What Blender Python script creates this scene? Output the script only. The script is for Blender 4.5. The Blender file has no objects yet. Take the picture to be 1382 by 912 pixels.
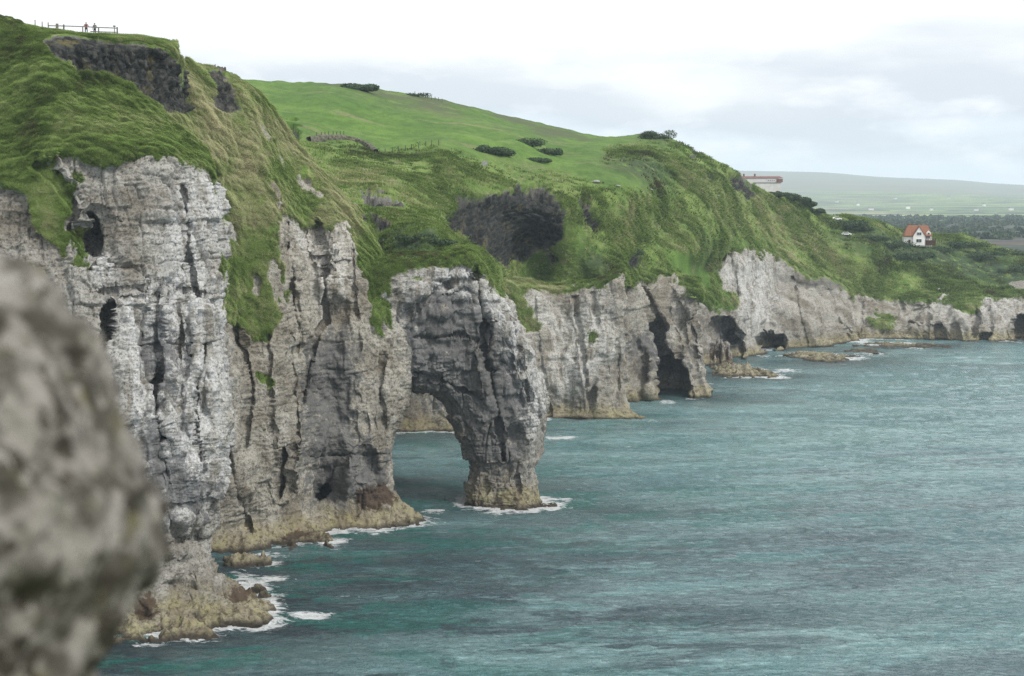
import bpy, bmesh, math, random
import numpy as np
from mathutils import Vector, Matrix

random.seed(7)
rng = np.random.default_rng(11)
SC = bpy.context.scene
COL = SC.collection
F32 = np.float32

# ------------------------------------------------------------------ camera
PW, PH, FPX, HZ, CAMZ = 1382.0, 912.0, 2300.0, 270.0, 55.0
PITCH = math.atan((PH / 2 - HZ) / FPX)
cam = bpy.data.cameras.new('camera')
cam_ob = bpy.data.objects.new('camera', cam)
COL.objects.link(cam_ob)
cam_ob.location = (0, 0, CAMZ)
cam_ob.rotation_euler = (math.pi / 2 - PITCH, 0, 0)
cam.sensor_width = 36.0
cam.lens = FPX * 36.0 / PW
cam.clip_start = 0.05
cam.clip_end = 60000
cam.dof.use_dof = True
cam.dof.focus_distance = 290.0
cam.dof.aperture_fstop = 4.2
SC.camera = cam_ob

# ------------------------------------------------------------------ colour management
SC.view_settings.view_transform = 'Standard'
SC.view_settings.look = 'None'
SC.view_settings.gamma = 1.0
SC.view_settings.exposure = 0.5
SC.cycles.use_denoising = True
SC.cycles.denoising_prefilter = 'NONE'
SC.cycles.max_bounces = 6
SC.cycles.diffuse_bounces = 3
SC.cycles.volume_bounces = 2

# ------------------------------------------------------------------ sky and sun
SUN_EL, SUN_AZ = math.radians(46), math.radians(128)     # azimuth: 0 = +Y, clockwise
world = bpy.data.worlds.new('World')
SC.world = world
world.use_nodes = True
wn, wl = world.node_tree.nodes, world.node_tree.links
wn.clear()

def build_world():
    out = wn.new('ShaderNodeOutputWorld')
    bg = wn.new('ShaderNodeBackground'); bg.inputs['Strength'].default_value = 0.09
    sky = wn.new('ShaderNodeTexSky'); sky.sky_type = 'NISHITA'; sky.sun_disc = False
    sky.sun_elevation = SUN_EL; sky.sun_rotation = SUN_AZ
    sky.air_density = 1.0; sky.dust_density = 2.0
    wl.new(sky.outputs['Color'], bg.inputs['Color'])
    # overcast deck: pale cloud, whiter higher up, soft grey banks near the horizon
    tc = wn.new('ShaderNodeTexCoord')
    sep = wn.new('ShaderNodeSeparateXYZ'); wl.new(tc.outputs['Generated'], sep.inputs[0])
    mp = wn.new('ShaderNodeMapping'); mp.inputs['Scale'].default_value = (5.0, 5.0, 26.0)
    mp.inputs['Location'].default_value = (1.3, 0.4, 0.55)
    wl.new(tc.outputs['Generated'], mp.inputs[0])
    n1 = wn.new('ShaderNodeTexNoise'); n1.inputs['Scale'].default_value = 1.0
    n1.inputs['Detail'].default_value = 7; n1.inputs['Roughness'].default_value = 0.5
    wl.new(mp.outputs[0], n1.inputs['Vector'])
    el = wn.new('ShaderNodeMapRange'); el.inputs['From Min'].default_value = 0.0
    el.inputs['From Max'].default_value = 0.135
    wl.new(sep.outputs['Z'], el.inputs['Value'])
    ramp = wn.new('ShaderNodeValToRGB')
    els = ramp.color_ramp.elements
    els[0].position = 0.0; els[0].color = (0.80, 0.87, 0.92, 1)
    els[1].position = 1.0; els[1].color = (1.10, 1.10, 1.10, 1)
    for p, c in ((0.15, (0.74, 0.81, 0.88)), (0.28, (0.62, 0.67, 0.735)), (0.46, (0.66, 0.70, 0.75)), (0.64, (0.90, 0.92, 0.94))):
        e = els.new(p); e.color = (*c, 1)
    add = wn.new('ShaderNodeMath'); add.operation = 'MULTIPLY_ADD'
    nn = wn.new('ShaderNodeMath'); nn.operation = 'SUBTRACT'; nn.inputs[1].default_value = 0.5
    wl.new(n1.outputs['Fac'], nn.inputs[0])
    wl.new(nn.outputs[0], add.inputs[0]); add.inputs[1].default_value = 0.95
    wl.new(el.outputs['Result'], add.inputs[2])
    wl.new(add.outputs[0], ramp.inputs['Fac'])
    # billows
    mp2 = wn.new('ShaderNodeMapping'); mp2.inputs['Scale'].default_value = (16.0, 16.0, 44.0)
    wl.new(tc.outputs['Generated'], mp2.inputs[0])
    n2 = wn.new('ShaderNodeTexNoise'); n2.inputs['Scale'].default_value = 1.0; n2.inputs['Detail'].default_value = 6
    n2.inputs['Roughness'].default_value = 0.55
    wl.new(mp2.outputs[0], n2.inputs['Vector'])
    b = wn.new('ShaderNodeMapRange'); b.inputs['From Min'].default_value = 0.52; b.inputs['From Max'].default_value = 0.72
    b.inputs['To Min'].default_value = 0.0; b.inputs['To Max'].default_value = 0.75
    wl.new(n2.outputs['Fac'], b.inputs['Value'])
    mx = wn.new('ShaderNodeMix'); mx.data_type = 'RGBA'
    wl.new(b.outputs['Result'], mx.inputs['Factor']); wl.new(ramp.outputs['Color'], mx.inputs[6])
    mx.inputs[7].default_value = (0.97, 0.98, 1.0, 1)
    bg2 = wn.new('ShaderNodeBackground'); bg2.inputs['Strength'].default_value = 0.89
    wl.new(mx.outputs[2], bg2.inputs['Color'])
    ms = wn.new('ShaderNodeMixShader'); ms.inputs[0].default_value = 0.93
    wl.new(bg.outputs[0], ms.inputs[1]); wl.new(bg2.outputs[0], ms.inputs[2])
    wl.new(ms.outputs[0], out.inputs['Surface'])
build_world()

sun = bpy.data.lights.new('sun', 'SUN')
sun.energy = 2.2; sun.angle = math.radians(12); sun.color = (1.0, 0.96, 0.9)
sun_ob = bpy.data.objects.new('sun', sun); COL.objects.link(sun_ob)
sdir = Vector((math.sin(SUN_AZ) * math.cos(SUN_EL), math.cos(SUN_AZ) * math.cos(SUN_EL), math.sin(SUN_EL)))
sun_ob.rotation_euler = sdir.to_track_quat('Z', 'Y').to_euler()

# ------------------------------------------------------------------ pixel <-> world helpers (y of world = distance from the viewpoint)
cp, sp = math.cos(PITCH), math.sin(PITCH)
def ray(px, py):
    a = (np.asarray(px, float) - PW / 2) / FPX
    b = (np.asarray(py, float) - PH / 2) / FPX
    return a, cp - b * sp, -sp - b * cp
def P(px, py, d):
    x, y, z = ray(px, py)
    t = np.asarray(d, float) / y
    return np.stack([x * t, y * t, CAMZ + z * t], -1)
def Wd(py):
    x, y, z = ray(0, py)
    return float(-CAMZ / z * y)
def proj(V):
    X, Y, Z = V[..., 0], V[..., 1], V[..., 2] - CAMZ
    f = Y * cp - Z * sp
    u = Y * sp + Z * cp
    f = np.where(np.abs(f) < 1e-3, 1e-3, f)
    return PW / 2 + FPX * X / f, PH / 2 - FPX * u / f

# ------------------------------------------------------------------ noise
_T = rng.random(65536).astype(F32)
def _h(i, j, k, s=0):
    n = (i.astype(np.int64) * 73856093) ^ (j.astype(np.int64) * 19349663) ^ (k.astype(np.int64) * 83492791) ^ (s * 2654435)
    n = (n ^ (n >> 13)) * 1274126177
    return _T[(n ^ (n >> 16)) & 65535]
def vnoise(p, s=0):
    sh = p.shape[:-1]
    p = p.reshape(-1, 3)
    i = np.floor(p); f = (p - i).astype(F32); f = f * f * f * (f * (f * 6 - 15) + 10); i = i.astype(np.int64)
    r = 0
    for a in (0, 1):
        wx = f[:, 0] if a else 1 - f[:, 0]
        for b in (0, 1):
            wy = f[:, 1] if b else 1 - f[:, 1]
            for c in (0, 1):
                wz = f[:, 2] if c else 1 - f[:, 2]
                r = r + wx * wy * wz * _h(i[:, 0] + a, i[:, 1] + b, i[:, 2] + c, s)
    return (r * 2 - 1).reshape(sh)
def fbm(p, oct=4, gain=0.5, s=0, lac=2.03):
    r = 0; a = 1.0; t = 0
    for o in range(oct):
        r = r + a * vnoise(p * (lac ** o) + 17.3 * o, s + o); t += a; a *= gain
    return r / t * 1.6
def ridged(p, oct=4, gain=0.5, s=0):
    r = 0; a = 1.0; t = 0
    for o in range(oct):
        r = r + a * (1 - np.abs(vnoise(p * (2.03 ** o) + 9.1 * o, s + o)) * 1.6); t += a; a *= gain
    return r / t
def voro(p, s=0, jit=0.85):
    """F1, F2, random value of the nearest cell"""
    sh = p.shape[:-1]
    p = p.reshape(-1, 3)
    i = np.floor(p).astype(np.int64); f = p - i
    f1 = np.full(len(p), 9.0, F32); f2 = np.full(len(p), 9.0, F32); v = np.zeros(len(p), F32)
    for a in (-1, 0, 1):
        for b in (-1, 0, 1):
            for c in (-1, 0, 1):
                I, J, K = i[:, 0] + a, i[:, 1] + b, i[:, 2] + c
                q = _h(I, J, K, s)
                dx = a + 0.5 + (q - .5) * jit - f[:, 0]
                dy = b + 0.5 + (_h(I, J, K, s + 5) - .5) * jit - f[:, 1]
                dz = c + 0.5 + (_h(I, J, K, s + 9) - .5) * jit - f[:, 2]
                d = np.sqrt(dx * dx + dy * dy + dz * dz).astype(F32)
                m = d < f1
                f2 = np.where(m, f1, np.minimum(f2, d)); v = np.where(m, _h(I, J, K, s + 13), v); f1 = np.where(m, d, f1)
    return f1.reshape(sh), f2.reshape(sh), v.reshape(sh)
def sstep(a, b, x):
    t = np.clip((x - a) / (b - a), 0, 1)
    return t * t * (3 - 2 * t)

# ------------------------------------------------------------------ coverage maps (where grass, basalt and stains with painted cave shade lie on the land)
MS = 2
MW, MH, MOX, MOY = 2000 // MS, 1300 // MS, 260, 140
_gy, _gx = np.mgrid[0:MH, 0:MW]
_gx = _gx * MS - MOX; _gy = _gy * MS - MOY
def poly(pts):
    m = np.zeros((MH, MW), bool)
    n = len(pts)
    for k in range(n):
        x0, y0 = pts[k]; x1, y1 = pts[(k + 1) % n]
        if y0 == y1: continue
        c = ((_gy >= y0) != (_gy >= y1)) & (_gx < (x1 - x0) * (_gy - y0) / (y1 - y0) + x0)
        m ^= c
    return m.astype(F32)
def blur(m, r):
    if r < 1: return m
    k = int(r)
    for ax in (0, 1):
        for _ in range(2):
            c = np.cumsum(np.pad(m, [(k + 1, k) if ax == a else (0, 0) for a in (0, 1)], mode='edge'), axis=ax)
            m = (c[2 * k + 1:] - c[:-2 * k - 1]) / (2 * k + 1) if ax == 0 else (c[:, 2 * k + 1:] - c[:, :-2 * k - 1]) / (2 * k + 1)
    return m.astype(F32)
def sample(m, px, py):
    u = np.clip((px + MOX) / MS, 0, MW - 1.01); v = np.clip((py + MOY) / MS, 0, MH - 1.01)
    i = u.astype(int); j = v.astype(int); fu = u - i; fv = v - j
    return (m[j, i] * (1 - fu) + m[j, i + 1] * fu) * (1 - fv) + (m[j + 1, i] * (1 - fu) + m[j + 1, i + 1] * fu) * fv
def maskof(polys, r=3):
    m = np.zeros((MH, MW), F32)
    for p in polys: m = np.maximum(m, poly(p))
    return blur(m, r)

# ------------------------------------------------------------------ mesh helpers
def tag(o, label=None, cat=None, group=None, kind=None):
    if label: o['label'] = label
    if cat: o['category'] = cat
    if group: o['group'] = group
    if kind: o['kind'] = kind
    return o
def link_mesh(name, V, Fc, mat, parent=None, smooth=True, attrs=None):
    me = bpy.data.meshes.new(name)
    V = np.ascontiguousarray(V, F32).reshape(-1, 3)
    Fc = np.ascontiguousarray(Fc, np.int32)
    n, k = Fc.shape
    me.vertices.add(len(V)); me.vertices.foreach_set('co', V.ravel())
    me.loops.add(n * k); me.loops.foreach_set('vertex_index', Fc.ravel())
    me.polygons.add(n); me.polygons.foreach_set('loop_start', np.arange(0, n * k, k, dtype=np.int32))
    me.update(calc_edges=True)
    if smooth: me.polygons.foreach_set('use_smooth', np.ones(n, bool))
    for an, av in (attrs or {}).items():
        a = me.attributes.new(an, 'FLOAT', 'POINT'); a.data.foreach_set('value', np.ascontiguousarray(av, F32).ravel())
    me.materials.append(mat)
    o = bpy.data.objects.new(name, me); COL.objects.link(o)
    if parent: o.parent = parent
    return o
def grid_faces(nu, nv, flip=False):
    i, j = np.mgrid[0:nu - 1, 0:nv - 1]
    a = i * nv + j
    f = np.stack([a, a + nv, a + nv + 1, a + 1], -1).reshape(-1, 4)
    return f[:, ::-1] if flip else f
def grid_normals(G):
    du = np.gradient(G, axis=0); dv = np.gradient(G, axis=1)
    n = np.cross(du, dv)
    l = np.linalg.norm(n, axis=-1, keepdims=True)
    return n / np.maximum(l, 1e-6)
def smooth_g(G, it=2):
    for _ in range(it):
        H = np.pad(G, ((1, 1), (1, 1), (0, 0)), mode='edge')
        G = (H[:-2, 1:-1] + H[2:, 1:-1] + H[1:-1, :-2] + H[1:-1, 2:] + 2 * G) / 6
    return G
def cr_axis(K, counts, lin=0.35):
    """Catmull-Rom along axis 0 softened towards linear; counts per interval"""
    S = K.shape[0]; out = []
    for s in range(S - 1):
        p0 = K[max(s - 1, 0)]; p1 = K[s]; p2 = K[s + 1]; p3 = K[min(s + 2, S - 1)]
        n = counts[s]
        t = np.linspace(0, 1, n, endpoint=False) if s < S - 2 else np.linspace(0, 1, n + 1)
        t = t.reshape((-1,) + (1,) * (K.ndim - 1))
        a = 0.5 * ((2 * p1) + (-p0 + p2) * t + (2 * p0 - 5 * p1 + 4 * p2 - p3) * t ** 2 + (-p0 + 3 * p1 - 3 * p2 + p3) * t ** 3)
        b = p1 + (p2 - p1) * t
        out.append(a * (1 - lin) + b * lin)
    return np.concatenate(out, 0)
def loft(K, du, dv, lin=0.3, minc=2):
    """K: (stations, rows, 3) world points. du, dv: target spacing in photo pixels"""
    K = np.asarray(K, float)
    px, py = proj(K)
    def counts(ax, step):
        dd = np.hypot(np.diff(px, axis=ax), np.diff(py, axis=ax))
        m = dd.mean(axis=1 - ax) * 0.6 + dd.max(axis=1 - ax) * 0.4
        w = np.linalg.norm(np.diff(K, axis=ax), axis=-1).mean(axis=1 - ax)
        m = np.maximum(m, w * 1.2)
        return np.maximum((m / step).astype(int), minc)
    cu, cv = counts(0, du), counts(1, dv)
    G = cr_axis(K, cu, lin)
    G = np.moveaxis(cr_axis(np.moveaxis(G, 1, 0), cv, lin), 0, 1)
    return G
def dent(G, cx, cy, rx, ry, depth, rot=0, p=2.0, soft=None, wob=0.0):
    """hollow (depth>0) or boss pushed along the line of sight, at the place seen at pixel cx, cy"""
    px, py = proj(G)
    if soft is None: soft = 0.3 if depth >= 4 else 0.75
    if depth >= 4: depth = depth * 1.3; rx = rx * .92
    if wob: wob = wob * 1.5
    a = math.radians(rot)
    x = px - cx; y = py - cy
    if wob:
        x = x + wob * fbm(G * 0.25, 3, s=3) ; y = y + wob * fbm(G * 0.25 + 31, 3, s=4)
    u = (x * math.cos(a) + y * math.sin(a)) / rx; v = (-x * math.sin(a) + y * math.cos(a)) / ry
    r = (np.abs(u) ** p + np.abs(v) ** p) ** (1 / p)
    w = 1 - sstep(1 - soft, 1 + soft * 0.3, r)
    D = G - np.array([0, 0, CAMZ]); D = D / np.linalg.norm(D, axis=-1, keepdims=True)
    return G + D * (w * depth)[..., None]
def cleft(G, pts, width, depth, soft=0.5):
    """narrow fissure along a polyline of pixels"""
    px, py = proj(G)
    dmin = np.full(px.shape, 1e9)
    wv = 1.2 * fbm(G * 0.5, 2, s=8)
    for (x0, y0), (x1, y1) in zip(pts[:-1], pts[1:]):
        L = (x1 - x0) ** 2 + (y1 - y0) ** 2
        t = np.clip(((px - x0) * (x1 - x0) + (py - y0) * (y1 - y0)) / L, 0, 1)
        dmin = np.minimum(dmin, np.hypot(px - x0 - t * (x1 - x0) + wv, py - y0 - t * (y1 - y0) + wv))
    w = 1 - sstep(width * soft, width, dmin)
    D = G - np.array([0, 0, CAMZ]); D = D / np.linalg.norm(D, axis=-1, keepdims=True)
    return G + D * (w * depth)[..., None]

# ------------------------------------------------------------------ node helpers
class NT:
    def __init__(s, name):
        s.m = bpy.data.materials.new(name); s.m.use_nodes = True
        s.n = s.m.node_tree.nodes; s.l = s.m.node_tree.links; s.n.clear()
        s.out = s.n.new('ShaderNodeOutputMaterial')
        s.b = s.n.new('ShaderNodeBsdfPrincipled'); s.l.new(s.b.outputs[0], s.out.inputs['Surface'])
        s.b.inputs['Roughness'].default_value = 0.9
        s.b.inputs['Specular IOR Level'].default_value = 0.25
    def node(s, t, **k):
        x = s.n.new(t)
        for a, v in k.items(): setattr(x, a, v)
        return x
    def set(s, sock, v):
        if hasattr(v, 'is_output') or isinstance(v, bpy.types.NodeSocket): s.l.new(v, sock)
        elif isinstance(v, (tuple, list)) and len(v) == 3 and sock.type == 'RGBA': sock.default_value = (*v, 1)
        else: sock.default_value = v
    def pos(s):
        if not hasattr(s, '_p'): s._p = s.node('ShaderNodeNewGeometry')
        return s._p.outputs['Position']
    def objc(s):
        return s.node('ShaderNodeTexCoord').outputs['Object']
    def map(s, vec, scale=(1, 1, 1), rot=(0, 0, 0), loc=(0, 0, 0)):
        m = s.node('ShaderNodeMapping'); s.l.new(vec, m.inputs[0])
        m.inputs['Scale'].default_value = scale; m.inputs['Rotation'].default_value = rot; m.inputs['Location'].default_value = loc
        return m.outputs[0]
    def noise(s, vec, scale, detail=4, rough=0.55, dist=0.0, col=False):
        n = s.node('ShaderNodeTexNoise'); s.l.new(vec, n.inputs['Vector'])
        n.inputs['Scale'].default_value = scale; n.inputs['Detail'].default_value = detail
        n.inputs['Roughness'].default_value = rough; n.inputs['Distortion'].default_value = dist
        return n.outputs['Color' if col else 'Fac']
    def vor(s, vec, scale, feat='F1', out='Distance'):
        n = s.node('ShaderNodeTexVoronoi', feature=feat); s.l.new(vec, n.inputs['Vector'])
        n.inputs['Scale'].default_value = scale
        return n.outputs[out]
    def rng(s, v, a, b, c=0.0, d=1.0):
        n = s.node('ShaderNodeMapRange'); n.interpolation_type = 'SMOOTHSTEP' if (c, d) == (0.0, 1.0) else 'LINEAR'
        s.set(n.inputs['Value'], v); n.inputs['From Min'].default_value = a; n.inputs['From Max'].default_value = b
        n.inputs['To Min'].default_value = c; n.inputs['To Max'].default_value = d
        return n.outputs['Result']
    def math(s, op, a, b=0.0, c=0.0):
        n = s.node('ShaderNodeMath', operation=op); s.set(n.inputs[0], a); s.set(n.inputs[1], b); s.set(n.inputs[2], c)
        return n.outputs[0]
    def mix(s, f, a, b, mode='MIX'):
        n = s.node('ShaderNodeMix', data_type='RGBA', blend_type=mode)
        s.set(n.inputs['Factor'], f); s.set(n.inputs[6], a); s.set(n.inputs[7], b)
        return n.outputs[2]
    def attr(s, name):
        return s.node('ShaderNodeAttribute', attribute_name=name).outputs['Fac']
    def sep(s, v):
        n = s.node('ShaderNodeSeparateXYZ'); s.l.new(v, n.inputs[0]); return n.outputs
    def bump(s, h, strength=0.5, dist=0.3, prev=None):
        n = s.node('ShaderNodeBump'); s.set(n.inputs['Height'], h)
        n.inputs['Strength'].default_value = strength; n.inputs['Distance'].default_value = dist
        if prev is not None: s.l.new(prev, n.inputs['Normal'])
        return n.outputs[0]
    def base(s, c): s.set(s.b.inputs['Base Color'], c)
    def normal(s, n): s.l.new(n, s.b.inputs['Normal'])

def simple(name, c, rough=0.8, var=0.25, scale=3.0):
    t = NT(name)
    n = t.noise(t.objc(), scale, 4)
    t.base(t.mix(t.rng(n, 0.3, 0.7), tuple(x * (1 - var) for x in c), tuple(min(1, x * (1 + var * .5)) for x in c)))
    t.b.inputs['Roughness'].default_value = rough
    return t.m

# ------------------------------------------------------------------ land and cliff material
def mat_land():
    t = NT('chalk_basalt_grass')
    p = t.pos()
    z = t.sep(p)[2]; y = t.sep(p)[1]
    # chalk
    strat = t.noise(t.map(p, (0.25, 0.25, 1.6)), 1.0, 6, 0.62)
    blotch = t.noise(p, 0.13, 5, 0.6)
    fine = t.noise(p, 1.8, 6, 0.7)
    vert = t.noise(t.map(p, (0.6, 0.6, 0.09)), 1.0, 5, 0.6)
    chalk = t.mix(t.rng(blotch, 0.36, 0.62), (0.185, 0.170, 0.142), (0.322, 0.316, 0.290))
    white = t.attr('white')
    chalk = t.mix(t.math('MULTIPLY', white, t.rng(vert, 0.36, 0.56)), chalk, (0.46, 0.465, 0.46))
    chalk = t.mix(t.rng(fine, 0.50, 0.66), chalk, t.mix(1.0, chalk, (0.52, 0.51, 0.49), 'MULTIPLY'))
    chalk = t.mix(t.rng(strat, 0.57, 0.66), chalk, t.mix(1.0, chalk, (0.70, 0.68, 0.65), 'MULTIPLY'))
    chalk = t.mix(t.math('MULTIPLY', t.attr('warm'), t.rng(t.noise(p, 0.07, 4, .6), 0.25, 0.5)), chalk, t.mix(1.0, chalk, (0.93, 0.875, 0.77), 'MULTIPLY'))
    spk = t.noise(p, 3.2, 5, 0.72)
    chalk = t.mix(t.rng(spk, 0.54, 0.62), chalk, t.mix(1.0, chalk, (0.42, 0.41, 0.38), 'MULTIPLY'))
    chalk = t.mix(t.rng(spk, 0.44, 0.36), chalk, t.mix(1.0, chalk, (1.28, 1.28, 1.28), 'MULTIPLY'))
    moss = t.math('MULTIPLY', t.rng(t.noise(p, 0.8, 6, 0.75), 0.58, 0.66), t.rng(t.noise(p, 0.09, 3), 0.45, 0.6))
    chalk = t.mix(t.math('MULTIPLY', moss, 0.7), chalk, (0.09, 0.10, 0.045))
    crk = t.vor(t.map(t.mix(0.08, p, t.noise(p, 0.7, 3, col=True), 'ADD'), (0.75, 0.75, 1.25)), 0.62, 'DISTANCE_TO_EDGE')
    crk2 = t.vor(t.map(p, (1.0, 1.0, 2.0), loc=(3, 7, 1)), 1.15, 'DISTANCE_TO_EDGE')
    crkm = t.math('MULTIPLY', t.rng(crk, 0.045, 0.0), t.rng(t.noise(p, 0.22, 3), 0.42, 0.55))
    chalk = t.mix(t.math('MULTIPLY', crkm, 0.0), chalk, (0.07, 0.067, 0.06))
    # dark lichen, with the shade of caves and recesses painted in
    stn_shade = t.rng(t.math('MULTIPLY_ADD', t.noise(p, 0.55, 6, 0.72), 1.15, t.math('MULTIPLY_ADD', t.attr('stain_shade'), 0.37, -0.76)), -0.03, 0.12)
    chalk = t.mix(t.math('MULTIPLY', stn_shade, 0.74), chalk, (0.085, 0.088, 0.092))
    # tide zone
    zn = t.math('MULTIPLY_ADD', t.noise(t.map(p, (0.3, 0.3, 0.3)), 1.0, 4), 6.0, z)
    tide = t.attr('tide')
    och = t.mix(t.rng(t.noise(p, 0.5, 4), 0.38, 0.62), (0.185, 0.152, 0.088), (0.265, 0.245, 0.110))
    chalk = t.mix(t.math('MULTIPLY', t.rng(zn, 8.0, 4.5), 0.62), chalk, och)
    chalk = t.mix(t.math('MULTIPLY', t.rng(zn, 9.0, 5.0), t.math('MULTIPLY', t.rng(t.noise(p, 1.3, 6, 0.75), 0.50, 0.60), 0.75)), chalk, (0.055, 0.045, 0.030))
    weed = t.rng(t.math('MULTIPLY_ADD', tide, 0.93, t.math('MULTIPLY_ADD', t.noise(p, 0.7, 5, 0.7), 1.4, -0.75)), 0.42, 0.6)
    chalk = t.mix(t.math('MULTIPLY', weed, 0.85), chalk, (0.052, 0.032, 0.020))
    chalk = t.mix(t.rng(t.math('MULTIPLY_ADD', fine, 1.2, z), 1.75, 0.85), chalk, (0.045, 0.038, 0.028))
    # basalt
    bas = t.mix(t.rng(t.noise(p, 0.9, 6, 0.7), 0.42, 0.62), (0.015, 0.017, 0.016), (0.058, 0.059, 0.052))
    bas = t.mix(t.rng(t.noise(p, 0.28, 5, 0.72), 0.55, 0.66), bas, (0.095, 0.085, 0.040))
    bas = t.mix(t.rng(t.noise(p, 2.1, 4, 0.7), 0.68, 0.76), bas, (0.20, 0.19, 0.17))
    rock = t.mix(t.attr('basalt'), chalk, bas)
    # grass
    g1 = t.noise(p, 0.06, 5, 0.62)
    g2 = t.noise(t.map(p, (0.9, 0.35, 0.5)), 1.0, 6, 0.7)
    g3 = t.noise(p, 3.5, 5, 0.75)
    grass = t.mix(t.rng(g1, 0.40, 0.60), (0.078, 0.140, 0.026), (0.150, 0.220, 0.052))
    grass = t.mix(t.rng(g2, 0.50, 0.68), grass, (0.23, 0.235, 0.105))
    grass = t.mix(t.rng(g2, 0.44, 0.28), grass, (0.045, 0.072, 0.024))
    grass = t.mix(t.rng(t.noise(p, 0.11, 5, 0.7), 0.56, 0.68), grass, (0.088, 0.075, 0.040))
    field = t.mix(t.rng(t.noise(p, 0.03, 4, 0.6), 0.38, 0.62), (0.074, 0.152, 0.020), (0.115, 0.208, 0.032))
    field = t.mix(t.rng(t.noise(t.map(p, (0.02, 0.05, 0.1)), 1.0, 5, 0.7), 0.52, 0.66), field, (0.165, 0.185, 0.070))
    field = t.mix(t.rng(t.noise(t.map(p, (0.25, 0.08, 0.3)), 1.0, 6, 0.75), 0.42, 0.62), field, t.mix(1.0, field, (0.66, 0.72, 0.62), 'MULTIPLY'))
    field = t.mix(t.math('MULTIPLY', t.rng(y, 560.0, 640.0), t.rng(t.noise(t.map(p, (0.03, 0.02, 0.1)), 1.0, 6, 0.75), 0.44, 0.58)), field, (0.075, 0.095, 0.040))
    grass = t.mix(t.attr('field'), grass, field)
    grass = t.mix(t.math('MULTIPLY', t.attr('dry'), t.rng(g2, 0.42, 0.62)), grass, (0.20, 0.21, 0.095))
    grass = t.mix(t.math('MULTIPLY', t.attr('scrub'), t.rng(t.noise(p, 0.25, 5, 0.7), 0.34, 0.5)), grass, t.mix(t.rng(g3, .35, .6), (0.018, 0.035, 0.018), (0.045, 0.075, 0.032)))
    grass = t.mix(t.math('MULTIPLY', t.rng(g3, 0.45, 0.65), 0.7), grass, t.mix(1.0, grass, (0.45, 0.5, 0.4), 'MULTIPLY'))
    gm = t.rng(t.math('MULTIPLY_ADD', t.math('SUBTRACT', t.noise(p, 0.9, 5, 0.7), 0.5), 0.8, t.attr('grass')), 0.42, 0.58)
    t.base(t.mix(gm, rock, grass))
    h1 = t.math('MULTIPLY_ADD', strat, 0.7, fine)
    b1 = t.bump(h1, 0.75, 0.45)
    b2 = t.bump(t.noise(p, 6.0, 5, 0.7), 0.5, 0.12, b1)
    t.normal(b2)
    t.b.inputs['Roughness'].default_value = 0.92
    t.b.inputs['Specular IOR Level'].default_value = 0.2
    return t.m
LAND = mat_land()

# ---- maps traced from what the photo shows (grass, basalt, stains with cave shade painted in); values live on the land's vertices
M_GRASS = maskof([
    # near headland slope above the chalk
    [(-260, -140), (-260, 250), (0, 240), (30, 262), (50, 240), (45, 212), (90, 205), (150, 222), (200, 212), (232, 206), (262, 224), (288, 222), (285, 245), (300, 300), (302, 330), (298, 380),
     (296, 400), (305, 440), (330, 440), (335, 470), (350, 450), (368, 470), (372, 440), (385, 430), (388, 400), (380, 340), (372, 310), (378, 292), (400, 298), (412, 312), (420, 302), (445, 296), (470, 300), (485, 350),
     (498, 400), (505, 450), (520, 460), (535, 455), (530, 400), (520, 350), (500, 290), (440, 180), (380, 60), (250, -140)],
    [(50, 225), (66, 222), (92, 270), (108, 330), (128, 368), (108, 376), (84, 350), (56, 300), (40, 262)],
    [(338, 490), (352, 500), (375, 512), (380, 528), (366, 530), (345, 515)], [(405, 480), (418, 482), (418, 505), (406, 505)],
    [(478, 470), (495, 465), (492, 490), (483, 495)],
    # arch crown and its ridge
    [(505, 300), (640, 300), (658, 340), (708, 396), (732, 440), (730, 462), (710, 446), (684, 400), (654, 372), (634, 350), (600, 355), (560, 350), (530, 360), (505, 368)],
    # land above S4..S8
    [(640, 60), (640, 350), (690, 388), (720, 396), (760, 392), (800, 388), (825, 382), (842, 358), (850, 372), (872, 378), (905, 372), (925, 385), (947, 392), (950, 418), (985, 420), (1010, 408), (975, 385), (968, 352), (1000, 330), (1050, 345), (1090, 372), (1150, 392), (1165, 400),
     (1200, 405), (1250, 404), (1300, 408), (1340, 402), (1382, 402), (1600, 400), (1600, -100), (600, -100)],
    [(785, 445), (810, 443), (812, 458), (788, 460)], [(848, 410), (866, 414), (865, 432), (850, 434)],
    [(1165, 420), (1215, 428), (1210, 445), (1180, 440)], [(1290, 405), (1320, 408), (1312, 428), (1296, 425)],
], 2)
M_GRASS_S = blur(M_GRASS, 4)
M_BARE = maskof([[(395, 232), (412, 236), (440, 255), (436, 262), (408, 248)], [(425, 262), (440, 270), (432, 274)], [(336, 370), (350, 378), (352, 405), (338, 400)], [(310, 300), (318, 310), (324, 340), (312, 330)],
                 [(340, 340), (350, 350), (352, 365)], [(1358, 382), (1382, 378), (1420, 380), (1400, 392), (1370, 390)]], 1)
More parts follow.
